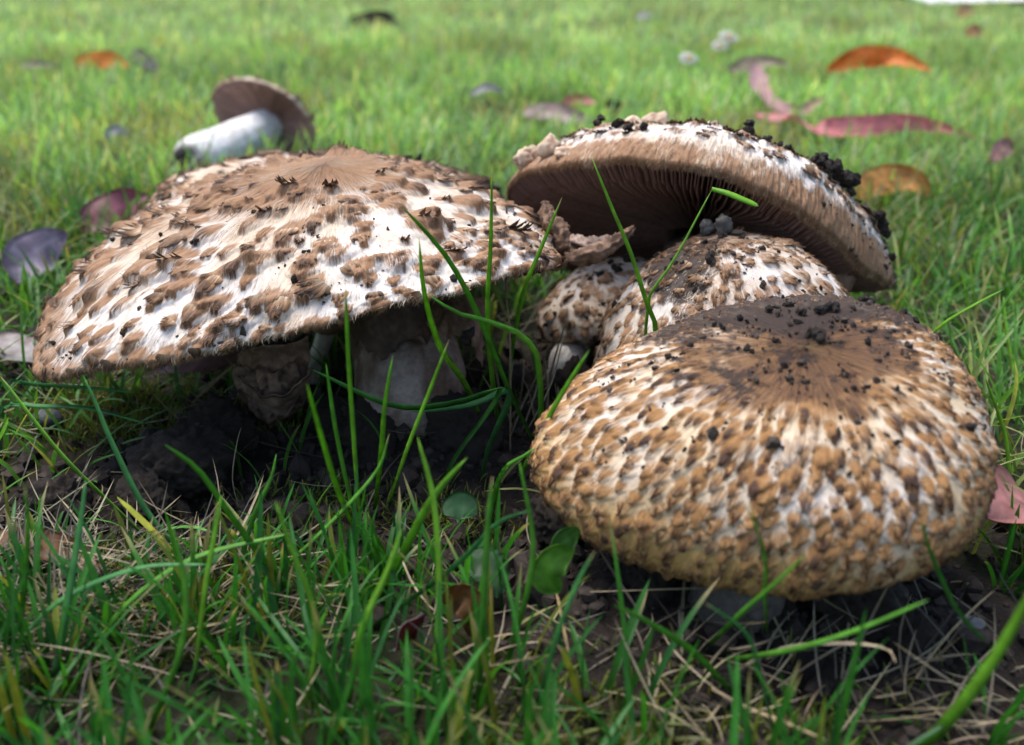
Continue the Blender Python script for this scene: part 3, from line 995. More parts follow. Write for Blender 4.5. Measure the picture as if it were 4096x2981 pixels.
# torn shreds between the caps
for lab, pth, rad, sd_, colr in [
    ("torn brown cap shred standing on edge beside the flat cap's margin", [P(2182, 805, .322), P(2195, 870, .32), P(2225, 925, .318), P(2250, 1000, .316)], [.0008, .0026, .0034, .0018], 31, ((.20, .115, .068), (.10, .055, .033))),
    ("curled strip of torn cap lying between flat cap and dome", [P(2255, 1030, .318), P(2320, 1030, .315), P(2400, 1008, .316), P(2470, 965, .320), P(2535, 910, .326)], [.0014, .0030, .0028, .0020, .0007], 33, ((.23, .135, .082), (.11, .062, .038))),
    ("pale inner piece of torn cap beside the curled brown strip", [P(2262, 960, .334), P(2330, 985, .330), P(2400, 985, .330), P(2460, 965, .334)], [.0012, .0034, .0030, .0014], 35, ((.32, .235, .19), (.16, .105, .08))),
]:
    pr_ = crom(np.c_[np.array(pth), np.array(rad)], 40)
    V, F, m_, n_ = tube(pr_[:, :3], pr_[:, 3], 28, sd_, .75, .001)
    V = V + unit(V - np.r_[np.repeat(pr_[:, :3], n_, 0), pr_[:1, :3], pr_[-1:, :3]]) * ((fbm(V * 700 + sd_, 4, .65) - .5) * .0035)[:, None]
    link("torn_shred", mesh("torn_shred", V - pth[0], F, M_FLESH, lerp3(colr[0], colr[1], smooth(.35, .65, fbm(V * 500, 3)))), label=lab, cat="mushroom piece", loc=pth[0])
# supporting rubble under the shreds and a pair of grey lumps
for i, (px, py, z, r, cl, lab) in enumerate([(2828, 915, .318, .0026, (.07, .066, .06), "grey jelly-like lump resting on the dome under the gills"), (2895, 900, .316, .0031, (.08, .072, .064), "rough grey lump beside the jelly-like one under the gills")]):
    V, F = ICO[3]
    v = V * (1 + 1.6 * (fbm(V * 1.8 + i * 3, 4, .65) - .5))[:, None] * [r * .95, r * .9, r * 1.05]
    link("grey_lump", mesh("grey_lump", v, F, M_STONE, lerp3(cl, np.array(cl) * .45, smooth(.4, .7, fbm(V * 3 + i, 2)))), label=lab, cat="fungus lump", loc=P(px, py, z))

# ------------------------------------------------------------------ soil: clods, crumbs, specks
crumb_m, clod_m = [], []
for i in range(8):
    V, F = ICO[2]
    vs, fs = [], []
    for q in range(7):
        d_ = unit(RNG.normal(0, 1, 3)) * RNG.uniform(.2, .75) * (q > 0)
        rr = RNG.uniform(.32, .62)
        n = fbm(V * 2.0 + i * 11 + q * 5, 3, .65)
        vs.append(V * (1 + 1.5 * (n - .5))[:, None] * rr * RNG.uniform(.7, 1.2, 3) + d_)
        fs.append(F + q * len(V))
    crumb_m.append(mesh("soil_crumb", np.concatenate(vs), np.concatenate(fs), M_CRUMB, smooth_=False))
for i in range(6):
    V, F = ICO[5]
    n = fbm(V * 1.5 + i * 13, 5, .62)
    n2 = fbm(V * 9 + i, 3, .7)
    v = V * (1 + 1.15 * (n - .5) + .34 * (n2 - .5))[:, None]
    clod_m.append(mesh("soil_clod", v, F, M_SOIL))


def put(name, me, p, s, label, cat, group=None, rot=None):
    o = link(name, me, label=label, cat=cat, group=group, loc=p)
    o.scale = s if hasattr(s, '__len__') else (s, s, s)
    o.rotation_euler = rot if rot is not None else tuple(RNG.uniform(0, 6.28, 3))
    return o


def nearest_on(cap, px, py):
    """point and normal on the camera side of a cap under a photo pixel"""
    th = np.linspace(-np.pi, np.pi, 240)
    tt = np.linspace(.01, 1, 90)
    A, B = np.meshgrid(th, tt, indexing='ij')
    p, X, S, N = cap.frame(A, B)
    w = p - [0, 0, CAMH]
    d = w[..., 1] * CT - w[..., 2] * ST
    u = w[..., 1] * ST + w[..., 2] * CT
    x = CX + FPX * w[..., 0] / d
    y = CY - FPX * u / d
    f = (N * -unit(w)).sum(-1)
    cost = np.hypot(x - px, y - py) + np.where(f > -.05, 0, 4000)
    i = np.unravel_index(np.argmin(cost), cost.shape)
    return p[i], N[i], d[i]


K = 4096 / 2268.0
crumbs = {
    'L': (capL, "black soil crumb stuck among the scales of the wide flat cap", "soil crumbs on the flat cap",
          [(380, 602, 22), (650, 620, 24), (435, 540, 20), (310, 683, 12), (440, 700, 16), (1030, 730, 0), (185, 556, 14), (545, 665, 9), (690, 660, 9), (785, 465, 16), (1100, 497, 12), (275, 740, 14), (290, 490, 10), (250, 510, 10), (690, 560, 12), (360, 520, 9), (430, 455, 10), (560, 470, 10), (610, 700, 9), (100, 700, 12), (120, 760, 12)]),
    'H': (capH, "black soil crumb on the half-hidden cap behind the flat one", "soil crumbs on the half-hidden cap",
          [(1075, 400, 40), (1100, 412, 34), (1050, 392, 30), (1020, 385, 24), (985, 372, 24), (950, 366, 18), (925, 362, 20), (900, 356, 18), (1085, 425, 26)]),
    'M': (capM, "black soil crumb clinging to the dome-shaped cap", "soil crumbs on the dome",
          [(1572, 578, 28), (1515, 588, 14), (1690, 634, 16), (1775, 645, 10), (1640, 665, 9), (1475, 600, 14), (1500, 590, 18), (1440, 625, 16), (1460, 640, 14), (1815, 640, 12), (1770, 625, 10), (1420, 690, 10), (1830, 655, 8), (1560, 540, 14), (1520, 535, 18), (1480, 545, 18), (1450, 560, 16), (1600, 525, 16), (1640, 530, 14)]),
    'S': (capS, "black soil crumb on the small mushroom's cap", "soil crumbs on the small mushroom",
          [(1262, 718, 12), (1300, 705, 12), (1288, 655, 10), (1330, 610, 18), (1310, 620, 12), (1370, 600, 20), (1390, 580, 22), (1350, 585, 16), (1215, 700, 12), (1212, 720, 12), (1225, 740, 12)]),
    'B': (capB, "black soil clump stuck on the tipped-back cap", "soil clumps on the tipped-back cap",
          [(1325, 272, 24), (1655, 270, 22), (1660, 285, 16), (1810, 365, 26), (1830, 385, 28), (1860, 410, 36), (1845, 395, 26), (1935, 480, 28), (1950, 500, 24), (1960, 520, 20), (1700, 300, 14), (1730, 320, 14), (1370, 285, 16), (1430, 290, 14), (1157, 335, 14), (1970, 570, 14), (1745, 335, 16), (1395, 290, 18), (1290, 300, 12), (1880, 430, 18)]),
    'F': (capF, "dark soil crumb on the crown of the bun-shaped cap", "soil crumbs on the bun-shaped cap",
          [(1815, 752, 34), (1790, 745, 18), (1850, 690, 30), (1815, 695, 24), (1890, 690, 18), (1780, 700, 22), (2000, 700, 26), (2030, 705, 22), (1960, 690, 18), (2080, 745, 22), (1530, 770, 16), (1480, 790, 16), (1440, 810, 14), (1560, 755, 18), (1640, 710, 16), (1700, 690, 18), (1750, 680, 18), (1905, 660, 22), (1930, 655, 24), (1880, 655, 16), (1600, 730, 14), (1500, 825, 12), (1720, 760, 14), (1670, 780, 12), (1740, 810, 14), (1890, 860, 12), (1400, 850, 10), (1700, 905, 9)]),
}
speck_V, speck_F = ICO[1]
for key, (cp, lab, grp, lst) in crumbs.items():
    for (x, y, s) in lst:
        if s == 0:
            continue
        p, n, d = nearest_on(cp, x * K, y * K)
        r = s * K / FPX * d * (.85 if key == 'B' else .62)
        put("soil_crumb", crumb_m[int(RNG.integers(8))], p + n * r * (.75 if key == 'B' else .4), (r * RNG.uniform(.85, 1.3), r * RNG.uniform(.85, 1.3), r * RNG.uniform(.7, 1.0)), lab, "soil crumb", grp)
    # fine specks: one dusting per cap
    ns = {'L': 260, 'M': 240, 'S': 110, 'B': 300, 'F': 620, 'H': 160}[key]
    th = RNG.vonmises(-np.pi / 2, .7, ns)
    tt = np.sqrt(RNG.random(ns)) * .97
    if key == 'F':
        tt[:400] = RNG.beta(2.0, 3.2, 400) * .75
        th[:400] = RNG.uniform(-np.pi, np.pi, 400)
    if key == 'M':
        tt[:180] = RNG.beta(1.6, 3, 180) * .8
    if key == 'B':
        th[:300] = RNG.normal(-.3, .5, 300)
        tt[:300] = RNG.uniform(.55, .98, 300)
    ci_ = RNG.integers(0, ns // 6, ns)
    th = th[ci_] + RNG.normal(0, .07, ns)
    tt = np.clip(tt[ci_] + RNG.normal(0, .035, ns), .005, .995)
    p, X, S, N = cp.frame(th, tt)
    r = RNG.lognormal(0, .6, ns) * .00028
    sv = speck_V[None] * (1 + 1.1 * (RNG.random((ns, len(speck_V), 1)) - .5)) * RNG.uniform(.6, 1.5, (ns, 1, 3)) * r[:, None, None]
    sv = sv + (p + N * (r * .3 + .0002)[:, None])[:, None]
    sf = (speck_F[None] + (np.arange(ns) * len(speck_V))[:, None, None]).reshape(-1, 3)
    link("soil_specks", mesh("soil_specks", sv.reshape(-1, 3), sf, M_CRUMB, smooth_=False), label={'L': "fine black soil specks dusting the wide flat cap", 'H': "fine black soil specks on the half-hidden cap", 'M': "fine black soil specks dusting the dome cap", 'S': "fine black soil specks on the small cap", 'B': "fine black soil specks on the tipped-back cap", 'F': "fine black soil specks dusting the bun-shaped cap"}[key], cat="soil", kind="stuff")

clods = [(210, 2080, 130, "rounded soil clod alone at the edge of the dry grass"), (700, 1960, 190, "large crumbly soil clod below the flat cap's drooping edge"), (850, 1800, 150, "soil clod heaped behind the large crumbly one"), (560, 2060, 110, "soil clod beside the large crumbly one, near the mossy tuft"),
         (1500, 1800, 150, "soil clod at the foot of the thick stem, facing the grass"), (1850, 1800, 170, "soil clod beside the thick stem, towards the bun-shaped cap"), (2250, 2150, 150, "soil clump under the edge of the bun-shaped cap above the green leaf"), (3420, 2520, 210, "wide soil clod under the bun-shaped cap"), (2600, 2440, 160, "soil clod under the bun-shaped cap beside its stem"),
         (3650, 2620, 120, "soil clod next to the grey pebble"), (2300, 1620, 120, "soil clod at the foot of the small mushroom"), (1330, 1730, 110, "soil clod between the shrivelled mushroom and the thick stem"), (2740, 2530, 90, "small soil clod leaning on the foot of the bun-shaped mushroom's stem"), (3110, 2540, 100, "soil clod under the bun-shaped cap between its stem and the wide clod"), (180, 1460, 110, "soil clod shaded by the drooping edge of the flat cap")]
for i, (x, y, s, lab) in enumerate(clods):
    p = G(x, y)
    r = s / FPX * gdepth(y) * .92
    put("soil_clod", clod_m[i % 6], p + [0, r * .5, r * .3], (r * 1.1, r * 1.0, r * .9), lab, "soil clod")
# lumps attached to veil and shrivelled mushroom
for (x, y, z, s, lab) in [(1870, 1335, .293, 75, "dark soil lump caught in the torn veil"), (930, 1575, .308, 40, "small soil lump stuck to the shrivelled mushroom")]:
    put("soil_crumb", crumb_m[2], P(x, y, z), s / FPX * z * .55, lab, "soil crumb")
# loose crumbs of soil
nC = 5200
cx_ = RNG.uniform(-.28, .3, nC * 4)
cy_ = RNG.uniform(.13, .46, nC * 4)
ok = RNG.random(nC * 4) < soil_mask(cx_, cy_) * .8
cx_, cy_ = cx_[ok][:nC], cy_[ok][:nC]
nC = len(cx_)
r = RNG.lognormal(0, .55, nC) * .0011
sv = speck_V[None] * (1 + .8 * (RNG.random((nC, len(speck_V), 1)) - .5)) * r[:, None, None] + np.stack([cx_, cy_, gz(cx_, cy_) + r * .3], -1)[:, None]
sf = (speck_F[None] + (np.arange(nC) * len(speck_V))[:, None, None]).reshape(-1, 3)
link("soil_crumbs", mesh("soil_crumbs", sv.reshape(-1, 3), sf, M_CRUMB, smooth_=False), label="loose black soil crumbs scattered round the mushrooms", cat="soil", kind="stuff")


# ------------------------------------------------------------------ grass
def blades(bx, by, bz, ln, az, lean0, lean1, w, nseg, col0, col1, tw, sides=3):
    """many curved tapering blades; all inputs per blade"""
    n = len(bx)
    s = np.linspace(0, 1, nseg + 1)
    ang = lean0[:, None] + lean1[:, None] * s
    dl = ln[:, None] / nseg
    hx = np.cumsum(np.sin(ang) * dl, 1) - np.sin(ang) * dl
    hz = np.cumsum(np.cos(ang) * dl, 1) - np.cos(ang) * dl
    az2 = az[:, None] + tw[:, None] * .35 * s
    C = np.stack([bx[:, None] + hx * np.cos(az2), by[:, None] + hx * np.sin(az2), bz[:, None] + hz], -1)
    side = np.stack([-np.sin(az + tw), np.cos(az + tw), 0 * az], -1)[:, None]
    wd = w[:, None] * .5 * np.clip(.75 + .5 * s, 0, 1) * np.sqrt(np.clip(1 - s ** 3, 0.0, 1)) + w[:, None] * .02
    if sides == 3:
        up = np.stack([-np.cos(ang) * np.cos(az)[:, None], -np.cos(ang) * np.sin(az)[:, None], np.sin(ang)], -1)
        V = np.stack([C - side * wd[..., None], C - up * (wd * .45)[..., None], C + side * wd[..., None]], 2)
    else:
        V = np.stack([C - side * wd[..., None], C + side * wd[..., None]], 2)
    m = V.shape[2]
    idx = np.arange(n * (nseg + 1) * m).reshape(n, nseg + 1, m)
    F = [np.stack([idx[:, :-1, j], idx[:, :-1, j + 1], idx[:, 1:, j + 1], idx[:, 1:, j]], -1).reshape(-1, 4) for j in range(m - 1)]
    f = (s ** .7)[None, :, None, None]
    c = col0[:, None, None, :] * (1 - f) + col1[:, None, None, :] * f
    dry = (np.random.default_rng(n).random(n) < .22)[:, None, None, None] * smooth(.72, .98, s)[None, :, None, None]
    c = np.broadcast_to(c * (1 - dry) + np.array([.34, .26, .12]) * dry, (n, nseg + 1, m, 3))
    return V.reshape(-1, 3), F, c.reshape(-1, 3)


CAPS = [(capL, .078), (capF, .046), (capM, .040), (capS, .02), (capB, .07), (capH, .07), (capU, .04)]


def limit_height(x, y, h):
    """keep free-standing grass from growing through the caps"""
    for cp, R in CAPS:
        q = np.linspace(0, 2 * np.pi, 24, endpoint=False)
        rim = cp.world(q, np.full(24, 1.0))
        ctr = rim[:, :2].mean(0)
        Rx = np.abs(rim[:, 0] - ctr[0]).max()
        Ry = np.abs(rim[:, 1] - ctr[1]).max()
        dd = np.hypot((x - ctr[0]) / Rx, (y - ctr[1]) / Ry)
        zl = max(rim[:, 2].min(), .004)
        h = np.where(dd < 1.0, np.minimum(h, zl * .85), h)
        h = np.where((dd >= 1) & (dd < 1.15), np.minimum(h, .022), h)
    return h


def gcols(n, dark, light, yellow, py_):
    f = RNG.random(n)[:, None]
    c = np.array(dark) * (1 - f) + np.array(light) * f
    yk = (RNG.random(n) < py_)[:, None]
    c = np.where(yk, np.array(yellow) * RNG.uniform(.7, 1.2, (n, 1)), c)
    return c


def patch(x, y, sc, th):
    return fbm(np.stack([x * sc, y * sc, 0 * x + 9], -1), 2) > th


def scatter(name, n, xr, yr, hr, wr, nseg, sides, dark, light, yellow, py_, mat, label, soilcut=1.0, leanr=(.1, .9), bend=(.1, 1.2), taper_x=None, dens=None):
    y = RNG.uniform(0, 1, n) ** (1.0 if taper_x is None else taper_x) * (yr[1] - yr[0]) + yr[0]
    if callable(xr):
        hw = xr(y)
        x = RNG.uniform(-1, 1, n) * hw
    else:
        x = RNG.uniform(*xr, n)
    keep = RNG.random(n) > soil_mask(x, y) * soilcut
    keep &= RNG.random(n) < .45 + .75 * fbm(np.stack([x * 25, y * 25, 0 * x], -1), 2)
    if dens is not None:
        keep &= RNG.random(n) < dens(x, y)
    x, y = x[keep], y[keep]
    n = len(x)
    h = limit_height(x, y, RNG.uniform(*hr, n) * (.6 + .8 * fbm(np.stack([x * 14, y * 14, 0 * x + 4], -1), 2)))
    ln0 = RNG.uniform(*leanr, n)
    bp = smooth(.58, .72, fbm(np.stack([x * 11, y * 6, 0 * x + 31], -1), 3))[:, None] * .6
    c1 = gcols(n, dark, light, yellow, py_)
    c1 = (c1 * (1 - bp) + np.array([.20, .17, .07]) * bp) * (.50 + 1.1 * fbm(np.stack([x * 7, y * 5, 0 * x + 2], -1), 3))[:, None] * RNG.uniform(.8, 1.2, (n, 1))
    V, F, c = blades(x, y, gz(x, y) - .001, h * 1.15, RNG.uniform(0, 6.28, n), ln0, RNG.uniform(*bend, n), RNG.uniform(*wr, n), nseg, c1 * np.array([.9, .75, .7]), c1, RNG.normal(0, .6, n), sides)
    link(name, mesh(name, V, F, mat, c), label=label, cat="grass", kind="stuff")


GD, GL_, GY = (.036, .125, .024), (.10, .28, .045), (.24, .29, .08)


def tussocks(n, xr, yr, per, hr, wr, dark, light, label, dens):
    """clumps of blades fanning out from shared roots"""
    cx0, cy0 = RNG.uniform(*xr, n), RNG.uniform(*yr, n)
    kp = (RNG.random(n) > soil_mask(cx0, cy0) * 1.05) & (RNG.random(n) < dens(cx0, cy0))
    cx0, cy0 = cx0[kp], cy0[kp]
    m = RNG.integers(per[0], per[1], len(cx0))
    x = np.repeat(cx0, m) + RNG.normal(0, .0022, m.sum())
    y = np.repeat(cy0, m) + RNG.normal(0, .0022, m.sum())
    n = len(x)
    az = np.arctan2(y - np.repeat(cy0, m), x - np.repeat(cx0, m)) + RNG.normal(0, .5, n)
    h = RNG.uniform(*hr, n) * np.repeat(RNG.uniform(.6, 1.15, len(cx0)), m)
    h = np.minimum(h * (1 + .35 * gauss(x, y, (-.03, .17), .06, .04)), np.interp(y, [.12, .17, .20, .23], [.036, .033, .026, .018]) * RNG.uniform(.6, 1.2, n))
    h = limit_height(x, y, h)
    c1 = gcols(n, dark, light, (.17, .22, .03), .10) * np.repeat(RNG.uniform(.7, 1.2, (len(cx0), 1)), m, 0)
    V, F, c = blades(x, y, gz(x, y) - .001, h * 1.15, az, np.abs(RNG.normal(.25, .3, n)), RNG.uniform(-.1, .9, n), RNG.uniform(*wr, n), 8, c1 * np.array([.8, .7, .7]), c1, RNG.normal(0, .7, n), 3)
    link("grass", mesh("grass", V, F, M_GRASS, c), label=label, cat="grass", kind="stuff")


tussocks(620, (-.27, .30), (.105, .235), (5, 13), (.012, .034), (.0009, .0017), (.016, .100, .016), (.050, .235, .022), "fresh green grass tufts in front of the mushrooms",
         lambda x, y: np.clip(.40 + .45 * smooth(.03, -.03, x) + .35 * smooth(.09, .16, x), 0, 1))
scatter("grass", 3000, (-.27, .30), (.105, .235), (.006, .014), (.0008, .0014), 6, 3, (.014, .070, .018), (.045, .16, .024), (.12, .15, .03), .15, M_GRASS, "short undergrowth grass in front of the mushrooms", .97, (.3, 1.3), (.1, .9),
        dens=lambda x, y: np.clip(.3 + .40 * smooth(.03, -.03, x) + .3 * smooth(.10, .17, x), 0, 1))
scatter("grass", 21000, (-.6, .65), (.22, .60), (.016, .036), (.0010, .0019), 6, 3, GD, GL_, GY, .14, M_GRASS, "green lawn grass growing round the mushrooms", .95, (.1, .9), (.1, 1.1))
scatter("grass", 58000, lambda y: y * 1.0 + .25, (.60, 1.7), (.020, .040), (.0014, .0026), 4, 2, (.12, .27, .075), (.28, .52, .16), (.44, .50, .23), .14, M_GRASS_FAR, "lawn grass behind the mushrooms, out of focus", 0, (.05, .8), (.1, 1.0))  # brighter background light put into these blade colours
scatter("grass", 90000, lambda y: y * 1.0 + .3, (1.7, 7.0), (.022, .045), (.0025, .0050), 3, 2, (.19, .36, .13), (.38, .62, .25), (.52, .60, .32), .14, M_GRASS_FAR, "distant lawn grass towards the path", 0, (.05, .8), (.1, .9), taper_x=1.4)  # palest blades: brighter, hazier light put into their colour
# dead straw in the turf
ns_ = 5200
x = RNG.uniform(-.30, .32, ns_)
y = RNG.uniform(.11, .55, ns_)
sg = G(3350, 2760)
x[600:850], y[600:850] = RNG.normal(sg[0], .05, 250), RNG.normal(sg[1], .010, 250)
sg = G(180, 2420)
x[:600], y[:600] = RNG.normal(sg[0], .028, 600), RNG.normal(sg[1], .014, 600)
kp = RNG.random(ns_) < np.clip(.35 + .6 * smooth(-.03, -.12, x) * smooth(.27, .2, y) + .4 * patch(x, y, 22, .5) - .35 * soil_mask(x, y) + .5 * (np.arange(ns_) < 850), 0, 1)
x, y = x[kp], y[kp]
ns_ = len(x)
c1 = np.array([.34, .285, .175]) * RNG.uniform(.06, 1.0, (ns_, 1)) ** 1.3 * RNG.uniform(.92, 1.08, (ns_, 3))
V, F, c = blades(x, y, gz(x, y) + RNG.uniform(0, .004, ns_), RNG.uniform(.008, .034, ns_), RNG.uniform(0, 6.28, ns_), RNG.uniform(.9, 1.5, ns_), RNG.uniform(-.5, .6, ns_), RNG.uniform(.0003, .0008, ns_), 6, c1 * .8, c1, RNG.normal(0, .8, ns_), 3)
V[:, 2] = np.maximum(V[:, 2], gz(V[:, 0], V[:, 1]) + .0006)
link("dry_grass", mesh("dry_grass", V, F, M_STRAW, c), label="dry straw-coloured grass matted in the turf", cat="dry grass", kind="stuff")
# moss
ms = []
for (px, py, sx, sy, n) in [(430, 1620, .020, .012, 1500), (640, 1700, .018, .01, 600), (1000, 1700, .01, .006, 350), (1250, 2010, .012, .008, 300), (1780, 2060, .012, .006, 300), (450, 2260, .02, .008, 700), (2600, 2900, .03, .01, 900), (700, 2330, .02, .01, 500), (1050, 2300, .02, .01, 400), (2250, 1640, .01, .008, 200), (500, 2500, .012, .01, 500)]:
    g_ = G(px, py)
    ms.append(np.c_[RNG.normal(g_[0], sx, n), RNG.normal(g_[1], sy, n)])
ms = np.concatenate(ms)
n = len(ms)
c1 = gcols(n, (.07, .11, .018), (.17, .21, .035), (.2, .17, .04), .1)
V, F, c = blades(ms[:, 0], ms[:, 1], gz(ms[:, 0], ms[:, 1]), RNG.uniform(.002, .0075, n), RNG.uniform(0, 6.28, n), RNG.uniform(0, .9, n), RNG.uniform(0, .9, n), RNG.uniform(.0004, .0009, n), 3, c1 * .6, c1, RNG.normal(0, 1, n), 2)
link("moss", mesh("moss", V, F, M_MOSS, c), label="yellow-green moss patches between the grass", cat="moss", kind="stuff")


# ---- individually visible blades and stalks
def ribbon(path, w, col0, col1, keel=.35, twist=0.0, taper=2.6, face=None, tipcol=None):
    p = crom(path, 18)
    m = len(p)
    s = np.linspace(0, 1, m)
    tan = unit(np.gradient(p, axis=0))
    view = unit(p - np.array([0, 0, CAMH]))
    side = unit(np.cross(tan, view))
    nrm = np.cross(side, tan)
    a = twist + .5 * np.sin(s * 2.2 + twist * 3)
    sd2 = side * np.cos(a)[:, None] + nrm * np.sin(a)[:, None]
    nr2 = np.cross(sd2, tan)
    wd = w * .5 * np.clip(.7 + .6 * s, 0, 1) * (np.sqrt(np.clip(1 - s ** taper, 0, 1)) + .03)
    t = w * .06
    A = p - sd2 * wd[:, None]
    B = p + nr2 * (wd * keel)[:, None]
    C = p + sd2 * wd[:, None]
    D_ = p + nr2 * (wd * keel + t)[:, None]
    V = np.stack([A, B, C, D_], 1)
    idx = np.arange(m * 4).reshape(m, 4)
    F = [np.stack([idx[:-1, j], idx[1:, j], idx[1:, (j + 1) % 4], idx[:-1, (j + 1) % 4]], -1) for j in range(4)]
    F.append(np.array([[0, 1, 2, 3]]))
    F.append(np.array([idx[-1][::-1]]))
    f = (s ** .6)[:, None, None]
    c = np.broadcast_to(np.array(col0) * (1 - f) + np.array(col1) * f, (m, 4, 3)).copy()
    c[:, 1] *= .8
    if tipcol is not None:
        ft = smooth(.93, .99, s)[:, None, None]
        c = c * (1 - ft) + np.array(tipcol) * ft
    return V.reshape(-1, 3), F, c.reshape(-1, 3)


